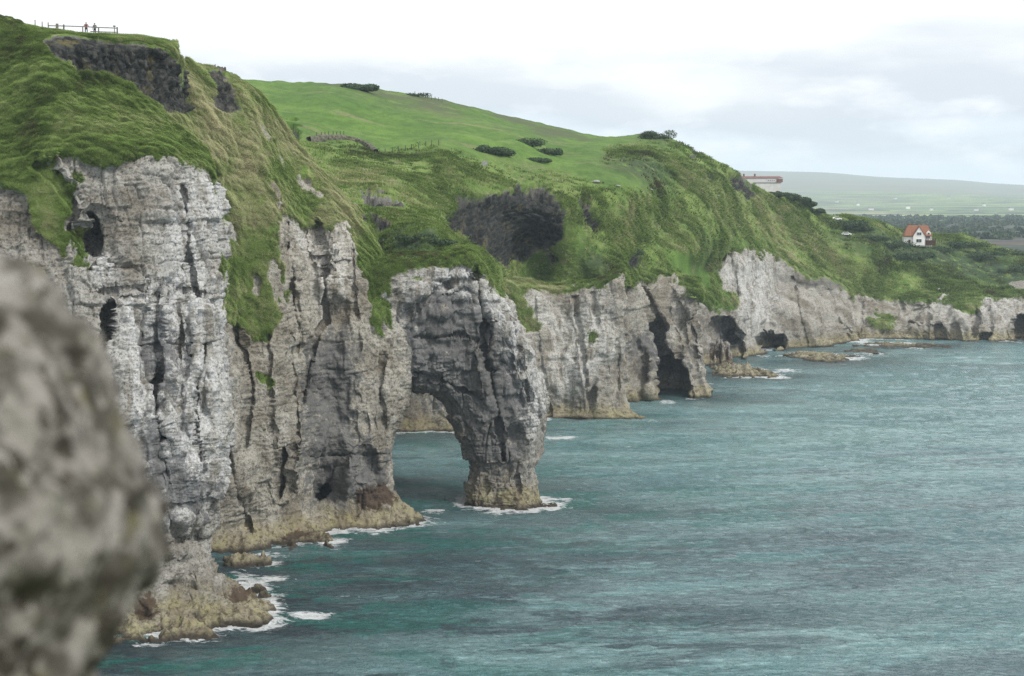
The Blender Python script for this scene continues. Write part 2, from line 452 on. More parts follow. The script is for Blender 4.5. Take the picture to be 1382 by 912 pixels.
M_BASALT = maskof([
    [(60, 55), (90, 48), (150, 55), (215, 62), (240, 75), (252, 100), (257, 155), (246, 152), (225, 128), (195, 118), (165, 106), (150, 98), (130, 100), (100, 92), (80, 75)],
    [(280, 95), (300, 92), (318, 110), (330, 140), (322, 155), (305, 140), (290, 120)],
    [(385, 160), (398, 165), (408, 195), (400, 190)],
    [(600, 290), (625, 268), (660, 255), (700, 247), (740, 250), (762, 270), (768, 290), (755, 320), (735, 335), (700, 350), (672, 356), (650, 335), (625, 320), (608, 305)],
    [(485, 258), (505, 252), (535, 262), (545, 280), (520, 278), (495, 275)], [(490, 290), (520, 292), (535, 300), (520, 312), (500, 308)],
    [(780, 262), (796, 265), (812, 300), (810, 318), (800, 300), (788, 282)], [(732, 342), (745, 340), (750, 350), (738, 358)], [(840, 348), (852, 340), (868, 342), (878, 356), (862, 362), (845, 360)],
    [(925, 200), (945, 205), (950, 216), (935, 212)], [(950, 232), (965, 238), (968, 250), (955, 248)], [(982, 232), (1000, 236), (1020, 255), (1028, 272), (1012, 268), (995, 252)],
    [(1040, 372), (1090, 376), (1140, 384), (1140, 388), (1080, 382)], ], 2)
M_WHITE = maskof([
    [(150, 400), (215, 380), (225, 300), (260, 215), (300, 230), (300, 400), (316, 560), (308, 650), (285, 690), (230, 700), (190, 640), (150, 520)],
    [(95, 320), (150, 330), (160, 400), (130, 400)], [(395, 300), (470, 300), (480, 400), (440, 430)], [(560, 350), (640, 345), (700, 420), (740, 540), (725, 600), (700, 560), (660, 420), (560, 400)],
    [(520, 380), (560, 400), (560, 450), (530, 440)], [(740, 430), (830, 395), (835, 470), (770, 545), (740, 530)], [(968, 340), (1050, 345), (1050, 420), (1020, 470), (990, 400)],
    [(690, 395), (740, 400), (750, 440), (720, 440)], [(220, 690), (250, 688), (252, 712), (225, 715)], [(1260, 400), (1382, 400), (1382, 425), (1260, 425)]], 6)
M_STAIN_SHADE = maskof([  # lichen patches; polygons over caves and recesses put shade into the colour
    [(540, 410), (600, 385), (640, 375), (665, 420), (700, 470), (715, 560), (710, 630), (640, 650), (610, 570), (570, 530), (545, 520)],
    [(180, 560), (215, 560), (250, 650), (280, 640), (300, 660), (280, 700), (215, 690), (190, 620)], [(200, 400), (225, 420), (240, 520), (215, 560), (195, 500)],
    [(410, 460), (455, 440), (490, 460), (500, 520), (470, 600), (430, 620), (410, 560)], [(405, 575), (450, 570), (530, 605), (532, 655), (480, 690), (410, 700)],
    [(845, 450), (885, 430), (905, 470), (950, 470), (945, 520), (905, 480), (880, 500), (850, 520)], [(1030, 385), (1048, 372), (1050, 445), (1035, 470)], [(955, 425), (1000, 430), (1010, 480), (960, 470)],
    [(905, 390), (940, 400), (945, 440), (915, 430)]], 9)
M_TIDE = maskof([[(300, 790), (330, 785), (350, 805), (310, 808)], [(180, 790), (215, 790), (220, 825), (185, 825)], [(380, 715), (410, 705), (455, 730), (430, 742), (385, 738)], [(485, 650), (530, 655), (540, 680), (520, 690), (480, 685)],
                 [(835, 530), (862, 555), (850, 560)], [(955, 470), (985, 470), (985, 490), (955, 490)], [(1100, 470), (1160, 470), (1160, 480), (1100, 482)]], 4)
M_FIELD = maskof([[(300, 60), (300, 130), (345, 150), (400, 190), (500, 195), (520, 205), (600, 192), (640, 215), (760, 235), (860, 262), (905, 268), (850, 230), (800, 222), (820, 205), (880, 195), (960, 200), (880, 120)],
                  [(930, 340), (965, 370), (1010, 408), (985, 420), (950, 418), (945, 390), (900, 350), (905, 320)], [(640, 240), (740, 240), (700, 252), (650, 252)]], 5)
M_DRY = maskof([[(20, 90), (60, 110), (150, 150), (230, 180), (210, 195), (120, 180), (40, 150)], [(255, 90), (290, 130), (380, 240), (400, 290), (370, 270), (300, 190), (262, 150)], [(440, 230), (560, 250), (700, 225), (860, 290), (960, 330), (900, 320), (760, 260), (600, 245), (500, 262)],
                [(900, 215), (1000, 250), (1080, 310), (1200, 370), (1190, 380), (1060, 320), (960, 270)]], 8)
M_SCRUB = maskof([[(500, 320), (560, 300), (610, 325), (600, 340), (540, 350)], [(800, 222), (870, 208), (920, 235), (900, 250), (840, 240)], [(1110, 290), (1200, 315), (1280, 325), (1400, 350), (1400, 400), (1330, 393), (1260, 372), (1180, 350), (1120, 310)],
                  [(870, 178), (900, 184), (905, 200), (880, 195)], [(780, 330), (830, 350), (830, 380), (790, 380)], [(860, 370), (940, 380), (930, 392), (870, 385)], [(120, 90), (200, 120), (190, 140), (130, 110)]], 6)

def land_attrs(G, N, basalt_k=1.0, nogr=False, stain_add=0.0, n_up=0.62):
    px, py = proj(G)
    wx = 7 * fbm(G * 0.16, 4, s=41); wy = 7 * fbm(G * 0.16 + 50, 4, s=42)
    sc = np.clip(300 / np.maximum(G[..., 1], 100), 0.35, 1.3)
    qx, qy = px + wx * sc, py + wy * sc
    e = sample(M_GRASS_S, qx, qy)
    gr = np.clip((e - .5) * 2.4 + .5 + 0.75 * fbm(G * np.array([.35, .35, .25]), 4, .6, s=44), 0, 1)
    if not nogr: gr = gr * (1 - sstep(.22, .42, fbm(G * np.array([.28, .28, .10]), 4, .6, s=46)) * sstep(.55, .3, N[..., 2]) * sstep(360, 330, G[..., 1]))
    ba = sample(M_BASALT, qx + .5 * wx, qy + .5 * wy) * basalt_k
    bare = sample(M_BARE, qx, qy)
    gr = gr * (1 - np.clip(ba * 1.3, 0, 1)) * (1 - bare)
    if nogr: gr = gr * 0
    A = dict(grass=gr, basalt=np.clip(ba * 1.4, 0, 1), white=sample(M_WHITE, qx, qy), stain_shade=sample(M_STAIN_SHADE, qx, qy) + stain_add,
             tide=sample(M_TIDE, qx, qy), field=sample(M_FIELD, qx, qy), dry=sample(M_DRY, qx, qy), scrub=sample(M_SCRUB, qx, qy))
    return A

def joints(q, w, h, s, ang, open_=0.5):
    """offset (-.5...5) and joint depth (0..1) of blocks cut by bedding planes and two sets of upright joints"""
    c, n = math.cos(ang), math.sin(ang)
    a = (q[..., 0] * c + q[..., 1] * n) / w; b = (-q[..., 0] * n + q[..., 1] * c) / w
    zz = q[..., 2] / h
    L = np.floor(zz).astype(np.int64); M = L // 2; o = np.zeros_like(L)
    a = a + _h(M, o, o, s) * 1.0; b = b + _h(M, o, o, s + 1) * 1.0
    I = np.floor(a).astype(np.int64); J = np.floor(b).astype(np.int64)
    v = 0.6 * _h(I, J, L, s + 2) + 0.4 * _h(I, J, M, s + 3) - .5
    fa = np.abs(a - np.round(a)) * w; fb = np.abs(b - np.round(b)) * w; fz = np.abs(zz - np.round(zz)) * h
    ja = 1 - sstep(0.03, 0.20, np.minimum(fa, fb)); jz = 1 - sstep(0.03, 0.17, fz)
    m1 = sstep(-.1, .3, vnoise(q * 0.23 + 11, s + 4)); m2 = sstep(-.15, .3, vnoise(q * np.array([.12, .12, .5]) + 31, s + 5))
    return v, np.maximum(ja * m1, 0.5 * jz * m2)
def rock_disp(G, scale=1.0, seed=0, blocks=1.0, col=1.0):
    """outward relief of a chalk wall in metres: buttresses, jointed blocks, bedding, roughness"""
    q = G + np.stack([1.0 * fbm(G * 0.10 + 7, 3, s=seed + 1), 1.0 * fbm(G * 0.10 + 19, 3, s=seed + 2), 0.7 * fbm(G * 0.07 + 3, 4, s=seed + 3)], -1)
    but = ridged(q * np.array([0.085, 0.085, 0.014]) / scale, 3, s=seed + 11) - 0.62
    flute = ridged(q * np.array([0.30, 0.30, 0.05]) / scale, 3, s=seed + 13) - 0.6
    v, jv = joints(q, 4.6 * scale, 5.2 * scale, seed + 21, 0.35)
    u, ju = joints(q + 3.3, 1.7 * scale, 1.5 * scale, seed + 31, 0.35)
    m = sstep(-0.3, 0.3, fbm(G * 0.06, 3, s=seed + 61))
    brk = fbm(G * np.array([0.30, 0.30, 0.30]) / scale, 6, 0.64, s=seed + 51)
    zl = (G[..., 2] + 1.4 * fbm(G * .022, 3, s=seed + 63)) / (3.3 * scale); bl = 1 - sstep(.02, .09, np.abs(zl - np.round(zl)))
    shl = np.abs(fbm(G * np.array([0.5, 0.5, 1.5]) / scale, 4, 0.6, s=seed + 55)) - 0.25
    return scale * (col * (2.8 * but + 1.3 * flute) + blocks * (1.7 * v - 0.6 * jv - 0.16 * bl * m + (0.25 + 0.75 * m) * (0.75 * u - 0.36 * ju)) + 0.72 * brk - 0.18 * shl)
def grass_disp(G, scale=1.0, seed=0):
    hum = fbm(G * np.array([0.10, 0.08, 0.10]) / scale, 3, s=seed + 71) * 0.65
    ter = ridged(G * np.array([0.22, 0.10, 0.35]) / scale, 3, s=seed + 73) * 0.5
    tuf = fbm(G * 0.9 / scale, 4, 0.6, s=seed + 75) * 0.38
    clump = sstep(.0, .5, fbm(G * .45 / scale, 3, .6, s=seed + 77)) * .45
    return scale * (1.0 * hum + .2 * ter + .85 * tuf + .25 * clump - 0.35)
def basalt_disp(G, seed=0):
    f1, f2, v = voro(G * np.array([0.9, 0.9, 0.5]), s=seed + 81)
    h1, h2, w = voro(G * np.array([0.28, 0.28, 0.22]), s=seed + 85)
    return (v - .5) * 1.0 - 0.4 * (1 - sstep(0, 0.2, f2 - f1)) + (w - .5) * 2.2 + 0.7 * fbm(G * 0.5, 4, 0.6, s=seed + 87) - 0.9

WATER_PTS = []
TUFT_SRC = []
def finish(name, G, seed=0, scale=1.0, flip=False, blocks=1.0, col=1.0, smooth_it=2, nogr=False, stain_add=0.0, tuft=False, edge_fade=None, gscale=1.0, warm=0.0, base_k=1.0):
    G = smooth_g(G, smooth_it)
    N = grid_normals(smooth_g(G, 4))
    if flip: N = -N
    A = land_attrs(G, N, nogr=nogr, stain_add=stain_add)
    g = sstep(0.35, 0.65, A['grass']); b = A['basalt'] * (1 - g)
    D = rock_disp(G, scale, seed, blocks, col) * (1 - g) * (1 - b)
    D = D + (grass_disp(G, gscale, seed) - 0.0) * g
    if b.max() > 0.05: D = D + basalt_disp(G, seed) * b
    k = 1 - (1 - base_k) * (1 - sstep(0, 6, G[..., 2]))
    D = D * k
    if edge_fade is not None: D = D * edge_fade(G)
    V = G + N * D[..., None]
    # tidal notch roughness keeps the waterline ragged
    Z = V[..., 2]
    wl = np.argwhere((Z > -0.6) & (Z < 0.6))
    if len(wl):
        pts = V[wl[:, 0], wl[:, 1]]
        WATER_PTS.append(pts[rng.permutation(len(pts))[:2500]])
    nu, nv = V.shape[:2]
    A['warm'] = np.full((nu, nv), warm)
    o = link_mesh(name, V, grid_faces(nu, nv, flip), LAND, attrs=A)
    tag(o, kind='structure')
    if tuft: TUFT_SRC.append((V, N, A['grass'] * (1 - A['basalt']), A))
    return o, V

# ------------------------------------------------------------------ cliffs, each a lofted wall with its own back
def below(pt, z=-4.0):
    q = np.array(pt, float); q[2] = z; return q
def station(px_list, dbase, doffs, dx=0, dd=0):
    """px_list: [(px,py)...] from the waterline up; doffs: extra distance of each row behind the waterline"""
    out = []
    d0 = Wd(px_list[0][1]) if dbase is None else dbase
    w = P(px_list[0][0] + dx, px_list[0][1], d0 + dd); w[2] = 0.0
    out.append(below(w)); out.append(w)
    for (x, y), o in zip(px_list[1:], doffs):
        out.append(P(x + dx, y, d0 + dd + o))
    return out

# --- A: near headland
offA = (3, 6, 8, 6, 8, 12, 15, 17, 25, 38, 41, 46, 75)
A_rows = [
 ([(-420, 930), (-420, 915), (-420, 890), (-400, 820), (-380, 740), (-360, 600), (-340, 450), (-330, 330), (-320, 290), (-310, 230), (-300, 60), (-300, 0), (-300, -80), (-300, -60)], -4),
 ([(-160, 905), (-160, 890), (-160, 860), (-160, 800), (-150, 730), (-140, 600), (-130, 450), (-130, 330), (-130, 280), (-130, 225), (-130, 90), (-130, 30), (-130, -45), (-130, -30)], 0),
 ([(0, 885), (0, 868), (0, 835), (0, 780), (0, 700), (0, 580), (0, 430), (0, 310), (0, 245), (0, 190), (0, 80), (0, 48), (0, 17), (0, 30)], 0),
 ([(60, 882), (60, 862), (60, 825), (60, 775), (60, 695), (60, 575), (60, 420), (60, 305), (60, 218), (60, 165), (60, 70), (58, 55), (54, 37), (55, 46)], 0),
 ([(120, 876), (120, 850), (120, 815), (120, 765), (120, 685), (120, 565), (120, 410), (120, 305), (120, 208), (120, 165), (125, 98), (125, 62), (125, 45.5), (125, 54)], 0),
 ([(180, 868), (190, 832), (190, 800), (182, 745), (180, 670), (180, 560), (180, 405), (180, 305), (182, 216), (185, 175), (190, 118), (188, 64), (185, 49), (185, 57)], 0),
 ([(250, 858), (240, 815), (238, 785), (240, 722), (238, 655), (240, 560), (235, 400), (232, 300), (225, 208), (228, 185), (235, 136), (232, 70), (225, 55), (225, 62)], 0),
 ([(375, 831), (330, 800), (288, 765), (280, 705), (300, 652), (312, 560), (300, 400), (296, 300), (291, 236), (280, 205), (257, 155), (251, 95), (238, 62), (238, 68)], -2),
 ([(352, 818), (322, 800), (280, 762), (270, 705), (285, 650), (295, 560), (286, 400), (282, 300), (276, 240), (262, 205), (246, 158), (240, 100), (228, 66), (228, 70)], 16),
 ([(300, 800), (290, 790), (250, 762), (240, 705), (245, 650), (250, 560), (246, 400), (242, 300), (236, 240), (232, 205), (226, 158), (220, 100), (212, 66), (212, 70)], 34),
]
base_d = [Wd(r[0][1]) for r, _ in A_rows[:8]] + [Wd(831), Wd(831)]
K = [station(r, bd, offA, dd=dd) for (r, dd), bd in zip(A_rows, base_d)]
G = loft(K, 1.25, 1.25)
G = dent(G, 125, 316, 13, 27, 7.0, rot=-8, wob=2)
G = dent(G, 140, 448, 12, 46, 5.0, rot=14, wob=3)
G = dent(G, 256, 728, 24, 14, 2.8, p=3, wob=3)
G = dent(G, 232, 775, 30, 40, 2.2, wob=5)
G = dent(G, 215, 560, 8, 110, 2.4, rot=-6, wob=5)
G = dent(G, 262, 500, 9, 110, -1.8, rot=2, wob=6)
G = dent(G, 240, 425, 6, 60, 2.0, wob=3)
G = dent(G, 286, 470, 10, 120, -1.2, rot=-2, wob=5)
G = dent(G, 240, 700, 24, 10, -1.8, wob=3)
G = cleft(G, [(120, 395), (210, 388), (262, 392), (300, 398)], 2.2, 1.0)
G = cleft(G, [(214, 395), (210, 440), (216, 500), (206, 560)], 3.4, 2.0)
G = cleft(G, [(250, 255), (254, 340), (268, 400), (262, 480)], 3.0, 1.6)
G = cleft(G, [(268, 500), (262, 560), (270, 620)], 3.0, 1.6)
G = cleft(G, [(50, 220), (75, 240), (100, 290), (120, 360)], 9.0, 1.6)
def crest_calm(G):
    px, py = proj(G)
    return 1 - .75 * sstep(76, 58, py) * sstep(20, 45, px)
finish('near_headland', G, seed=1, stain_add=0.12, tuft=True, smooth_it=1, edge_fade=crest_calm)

# --- S2: second headland with the long grassy tongue
off2 = (2, 4, 3, 6, 10, 14, 22, 34, 60)
S2_rows = [
 ([(225, 775), (225, 760), (225, 740), (225, 660), (225, 500), (225, 400), (222, 290), (215, 170), (210, 62), (205, 80)], None),
 ([(290, 757), (288, 747), (286, 722), (292, 640), (296, 500), (295, 400), (288, 280), (272, 165), (258, 84), (258, 95)], None),
 ([(350, 744), (345, 728), (335, 700), (340, 620), (335, 500), (330, 400), (328, 290), (318, 185), (300, 92), (300, 105)], None),
 ([(395, 738), (388, 722), (378, 695), (382, 620), (380, 500), (375, 400), (368, 290), (352, 195), (330, 108), (332, 120)], None),
 ([(450, 720), (446, 706), (440, 685), (438, 610), (430, 490), (425, 385), (415, 310), (400, 245), (375, 160), (380, 172)], None),
 ([(512, 717), (505, 703), (496, 680), (490, 620), (490, 490), (482, 390), (465, 320), (445, 262), (404, 198), (415, 212)], None),
 ([(566, 706), (548, 688), (529, 655), (528, 608), (552, 515), (546, 440), (530, 385), (508, 325), (478, 275), (470, 280)], None),
 ([(548, 696), (535, 684), (515, 655), (512, 608), (535, 515), (530, 440), (512, 385), (490, 325), (455, 278), (450, 284)], 306),
 ([(500, 690), (490, 680), (470, 655), (470, 608), (480, 515), (476, 440), (460, 385), (440, 325), (410, 282), (405, 290)], 325),
]
K = [station(r, bd, off2) for r, bd in S2_rows]
G = loft(K, 1.3, 1.3)
G = dent(G, 436, 640, 32, 46, 3.6, rot=8, p=3, wob=6)
G = dent(G, 440, 666, 11, 14, 6.0, p=4, wob=2)
G = dent(G, 498, 628, 15, 20, 3.6, p=4, wob=3)
G = dent(G, 455, 545, 34, 60, 2.5, rot=-12, wob=8)
G = dent(G, 470, 640, 14, 26, -2.0, wob=4)
G = dent(G, 384, 640, 7, 34, 4.0, rot=8, wob=3)
G = dent(G, 450, 360, 24, 62, -2.2, p=3, wob=4)
G = dent(G, 410, 400, 10, 100, -1.8, rot=-4, wob=4)
G = dent(G, 392, 400, 6, 110, 2.2, rot=-5, wob=3)
G = dent(G, 460, 420, 22, 22, 1.5, wob=4)
G = cleft(G, [(428, 300), (438, 370), (440, 430), (420, 480), (408, 540)], 4.0, 2.4)
G = cleft(G, [(320, 440), (340, 520), (330, 600)], 4.0, 1.6)
G = cleft(G, [(520, 470), (512, 520), (520, 580)], 3.0, 1.4)
G = cleft(G, [(425, 345), (472, 352)], 2.0, .9)
G = cleft(G, [(388, 300), (384, 420), (400, 520), (404, 600)], 2.6, 1.3)
G = cleft(G, [(474, 300), (478, 400), (486, 470)], 2.4, 1.1)
G = cleft(G, [(362, 450), (366, 560), (372, 640)], 2.4, 1.1)
G = cleft(G, [(300, 560), (318, 660), (340, 720)], 2.6, 1.6)
G = cleft(G, [(410, 615), (535, 612)], 2.0, 1.2)
finish('second_headland', G, seed=2, warm=.5, blocks=0.55, col=0.8, tuft=True, smooth_it=1)

# --- S4: rounded chalk bay behind the arch
def wall(name, rows, offs, du=1.5, seed=3, scale=1.0, dents=(), clefts=(), lin=.3, **kw):
    K = [station(r, bd, offs) for r, bd in rows]
    G = loft(K, du, du, lin)
    for a in dents: G = dent(G, *a[:5], **(a[5] if len(a) > 5 else {}))
    for a in clefts: G = cleft(G, *a)
    return finish(name, G, seed=seed, scale=scale, **kw)
off4 = (1.5, 3, 5, 7, 10, 22)
wall('bay_cliff', [
 ([(440, 588), (440, 570), (440, 545), (440, 480), (440, 430), (445, 380), (440, 365)], None),
 ([(520, 586), (520, 570), (520, 548), (525, 480), (525, 430), (528, 380), (525, 365)], None),
 ([(560, 584), (560, 568), (562, 545), (565, 480), (565, 430), (568, 385), (565, 370)], None),
 ([(612, 584), (608, 570), (600, 545), (600, 480), (605, 430), (610, 385), (608, 370)], None),
 ([(655, 577), (655, 565), (655, 548), (655, 480), (655, 430), (660, 385), (660, 370)], None),
 ([(700, 571), (702, 560), (705, 545), (700, 470), (700, 430), (700, 390), (700, 375)], None),
 ([(760, 566), (762, 555), (762, 543), (756, 470), (752, 430), (752, 396), (752, 382)], None),
 ([(810, 568), (806, 552), (800, 520), (800, 460), (800, 425), (800, 390), (798, 376)], None),
 ([(864, 566), (848, 548), (838, 510), (842, 450), (842, 405), (846, 368), (838, 352)], None),
 ([(850, 560), (838, 546), (825, 508), (830, 450), (830, 405), (832, 370), (825, 352)], 446),
 ([(810, 552), (800, 540), (790, 508), (795, 450), (795, 405), (798, 372), (795, 355)], 470),
], off4, tuft=True, warm=.4, seed=4, scale=1.25, col=0.45, blocks=0.4, smooth_it=2,
 dents=[(832, 500, 6, 40, 3.5, dict(rot=4, wob=2)), (765, 505, 42, 46, -2.5, dict(wob=3)), (800, 535, 5, 26, 2.4, dict(rot=8, wob=2)), (740, 555, 4, 12, 2.5)],
 clefts=[([(775, 400), (785, 470), (792, 520)], 3.0, 1.6), ([(720, 400), (726, 460), (735, 520)], 2.5, 1.0), ([(800, 395), (806, 440)], 2.5, 1.2), ([(735, 487), (830, 480)], 2.0, .7)])

off5 = (2, 3, 6, 8, 12, 24)
wall('cave_cliff', [
 ([(790, 548), (795, 530), (795, 500), (795, 450), (795, 410), (795, 378), (795, 360)], 455),
 ([(845, 545), (848, 528), (848, 500), (846, 450), (848, 410), (850, 378), (852, 362)], None),
 ([(884, 541), (882, 525), (880, 490), (875, 450), (874, 410), (872, 380), (872, 364)], None),
 ([(920, 538), (920, 520), (918, 490), (912, 450), (905, 410), (905, 384), (908, 366)], None),
 ([(963, 537), (955, 520), (950, 490), (946, 450), (946, 415), (948, 392), (945, 374)], None),
 ([(958, 530), (950, 515), (944, 488), (938, 450), (938, 415), (938, 394), (935, 378)], 492),
 ([(930, 520), (925, 508), (920, 485), (916, 450), (916, 415), (916, 394), (915, 380)], 515),
], off5, tuft=True, warm=.4, seed=5, scale=1.2, col=0.7, blocks=0.9, smooth_it=1,
 dents=[(860, 490, 15, 46, 3.5, dict(p=3, wob=3)), (878, 505, 8, 32, -3.0, dict(wob=2)), (908, 516, 21, 33, 15.0, dict(rot=-16, p=2.2, wob=2)), (895, 468, 7, 40, 9.0, dict(rot=-14, wob=2)), (930, 495, 12, 50, -2.0, dict(rot=-14, wob=2)),
        (938, 460, 8, 30, 3.0, dict(rot=-10, wob=3)), (875, 530, 10, 12, -3.0)],
 clefts=[([(868, 385), (885, 420), (892, 440)], 3.0, 2.0), ([(905, 385), (925, 440), (940, 500)], 3.0, 1.6)])

# --- S6..S8: the tall white bluff, its receding wall and the low far cliffs
off6 = (2, 4, 8, 16, 22, 26, 40)
wall('far_cliffs', [
 ([(880, 500), (880, 480), (880, 450), (885, 425), (890, 400), (890, 385), (890, 372), (890, 360)], 545),
 ([(935, 500), (935, 480), (935, 448), (938, 420), (945, 405), (950, 392), (950, 380), (948, 362)], 556),
 ([(968, 492), (968, 475), (970, 446), (972, 421), (982, 402), (975, 380), (972, 358), (968, 344)], 572),
 ([(1000, 488), (1000, 470), (1003, 444), (1008, 416), (1010, 404), (1004, 372), (1004, 338), (1002, 326)], 585),
 ([(1026, 480), (1022, 462), (1022, 436), (1022, 412), (1022, 398), (1022, 370), (1024, 345), (1026, 335)], None),
 ([(1058, 473), (1058, 460), (1056, 434), (1054, 410), (1052, 396), (1052, 370), (1054, 350), (1058, 338)], None),
 ([(1100, 470), (1098, 458), (1096, 440), (1094, 420), (1092, 405), (1092, 390), (1094, 376), (1098, 364)], None),
 ([(1150, 462), (1150, 454), (1150, 440), (1150, 425), (1150, 412), (1150, 402), (1150, 394), (1155, 384)], None),
 ([(1170, 459), (1172, 452), (1172, 442), (1170, 430), (1170, 420), (1170, 410), (1170, 403), (1175, 392)], None),
 ([(1215, 458), (1215, 452), (1215, 442), (1215, 430), (1215, 420), (1215, 412), (1215, 404), (1215, 394)], None),
 ([(1260, 460), (1260, 454), (1260, 443), (1260, 432), (1260, 421), (1260, 412), (1260, 405), (1260, 395)], None),
 ([(1310, 462), (1308, 455), (1308, 444), (1308, 432), (1308, 421), (1308, 412), (1308, 406), (1308, 396)], None),
 ([(1345, 461), (1343, 455), (1342, 443), (1340, 430), (1340, 420), (1340, 410), (1340, 401), (1340, 392)], None),
 ([(1392, 460), (1390, 454), (1388, 442), (1386, 430), (1386, 420), (1386, 410), (1386, 400), (1386, 390)], None),
 ([(1450, 458), (1450, 452), (1450, 440), (1450, 430), (1450, 420), (1450, 408), (1450, 400), (1450, 388)], None),
 ([(1640, 455), (1640, 450), (1640, 440), (1640, 430), (1640, 420), (1640, 408), (1640, 400), (1640, 385)], None),
], off6, du=1.35, tuft=True, warm=.25, seed=6, scale=1.3, col=0.85, blocks=0.7, smooth_it=1,
 dents=[(975, 446, 24, 18, 9.0, dict(rot=12, wob=3)), (992, 470, 12, 20, 6.0, dict(wob=3)), (1040, 462, 18, 11, 14.0, dict(p=3, wob=2)), (1040, 430, 6, 46, 2.4, dict(wob=3)),
        (1316, 434, 4, 22, 7.0, dict(wob=1)), (1330, 455, 10, 7, 4.0), (1268, 448, 5, 14, 4.0, dict(rot=-12)), (1289, 445, 5, 16, 3.5, dict(rot=-16)), (1378, 440, 10, 18, 12.0, dict(p=3, wob=1)),
        (1235, 425, 14, 16, 3.0, dict(wob=3)), (1145, 450, 5, 14, 3.0, dict(rot=-20)), (1105, 425, 4, 26, 2.5, dict(rot=-14)), (1200, 440, 12, 10, -3.0), (1010, 360, 14, 24, -2.5, dict(wob=3))],
 clefts=[([(1070, 375), (1080, 430), (1092, 468)], 2.4, 2.0), ([(1120, 392), (1130, 430), (1145, 455)], 2.4, 2.0), ([(985, 345), (1000, 400)], 2.4, 2.0), ([(1164, 400), (1162, 455)], 3, 3.0),
         ([(1216, 405), (1222, 430), (1240, 440)], 2, 2.0), ([(1253, 405), (1250, 440)], 2.2, 2.5), ([(1335, 405), (1338, 450)], 2.2, 2.0)])

# ------------------------------------------------------------------ the sea arch (tube round its opening)
def sea_arch():
    # (outer px,py) (inner px,py) distance thickness
    st = [((440, 360), (500, 520), 304, 26), ((500, 350), (535, 524), 305, 24), ((545, 342), (556, 527), 306, 22), ((600, 337), (578, 532), 307, 20), ((640, 334), (598, 547), 308, 18),
          ((664, 374), (611, 573), 309, 17), ((694, 425), (621, 600), 309, 16), ((735, 525), (630, 622), 309, 15), ((738, 580), (634, 638), 309, 14),
          ((722, 632), (632, 646), 309, 13), ((726, 655), (626, 652), 309, 14), ((732, 676), (627, 668), 309, 15), ((740, 684), (625, 680), 309, 16), ((742, 700), (622, 698), 309, 17)]
    st = [((a[0], a[1]), (b[0], b[1]), d, t) for a, b, d, t in st]
    nphi = 16
    K = []
    for (ox, oy), (ix, iy), d, t in st:
        ring = []
        for k in range(nphi):
            ph = 2 * math.pi * k / nphi + math.pi / nphi
            c, s = math.cos(ph), math.sin(ph)
            e = 0.62
            u = math.copysign(abs(c) ** e, c); v = math.copysign(abs(s) ** e, s)
            f = (u + 1) / 2                     # 0 inner, 1 outer
            # front is v = -1
            dd = d + v * t / 2
            ring.append(P(ix + (ox - ix) * f, iy + (oy - iy) * f, dd))
        ring.append(ring[0])
        K.append(ring)
    K = np.array(K)
    G = cr_axis(K, [16, 20, 26, 26, 26, 34, 40, 34, 22, 16, 16, 14, 12], 0.25)
    cnt = [26] * nphi
    for k in range(2, 7): cnt[k] = 10
    # denser in front (v<0: k 8..15)
    for k in range(8, 16): cnt[k] = 34
    G = np.moveaxis(cr_axis(np.moveaxis(G, 1, 0), cnt, 0.25), 0, 1)
    G = smooth_g(G, 1)
    fr = G
    for a in [(585, 462, 26, 12, 1.4, dict(wob=4)), (655, 430, 8, 60, 1.4, dict(rot=-12, wob=4)), (690, 520, 10, 50, 1.0, dict(rot=-20, wob=4)), (700, 590, 9, 26, 1.2, dict(wob=4)), (700, 470, 20, 60, -1.6, dict(rot=-24, wob=5)),
              (645, 500, 10, 60, -1.5, dict(rot=-14, wob=4)), (655, 655, 6, 16, 1.2), (700, 655, 5, 14, 1.2), (560, 400, 20, 20, -1.5, dict(wob=4)), (600, 420, 30, 10, -1.2, dict(wob=4))]:
        fr = dent(fr, *a[:5], **(a[5] if len(a) > 5 else {}))
    px, py = proj(G)
    G = fr
    for a in [([(545, 430), (600, 385), (640, 378)], 4, 1.4), ([(643, 362), (648, 400), (655, 470), (670, 540), (680, 620)], 3.4, 2.2), ([(560, 455), (620, 452), (650, 460)], 2.4, 1.2), ([(556, 500), (600, 515), (650, 540)], 2.4, 1.2), ([(690, 420), (700, 480), (716, 540)], 2.6, 1.4)]:
        G = cleft(G, *a)
    N = grid_normals(smooth_g(G, 4))
    # outward orientation: at the front the normal must face the viewpoint
    j = int(G.shape[1] * 0.7)
    if N[G.shape[0] // 2, j, 1] > 0: N = -N; flip = True
    else: flip = False
    A = land_attrs(G, N)
    # crown grass only where the ground is lying upward
    A['grass'] = np.clip(A['grass'] + sstep(0.35, 0.8, N[..., 2]) * sstep(39, 43, G[..., 2]) , 0, 1)
    A['basalt'] *= 0
    g = sstep(.35, .65, A['grass'])
    D = rock_disp(G, 0.8, 9, 1.15, 0.4) * (1 - g) + grass_disp(G, 0.8, 9) * g
    seam = sstep(0, 10, np.arange(G.shape[1])) * sstep(0, 10, G.shape[1] - 1 - np.arange(G.shape[1]))
    D = D * seam[None, :]
    V = G + N * D[..., None]
    V[:, -1] = V[:, 0]
    wl = np.argwhere(np.abs(V[..., 2]) < 0.5)
    if len(wl): WATER_PTS.append(V[wl[:, 0], wl[:, 1]])
    o = link_mesh('sea_arch', V, grid_faces(V.shape[0], V.shape[1], flip), LAND, attrs=A)
    tag(o, 'tall weathered white and grey chalk sea arch standing in the water against the second headland', 'rock arch')
    TUFT_SRC.append((V, N, A['grass'], A))
sea_arch()

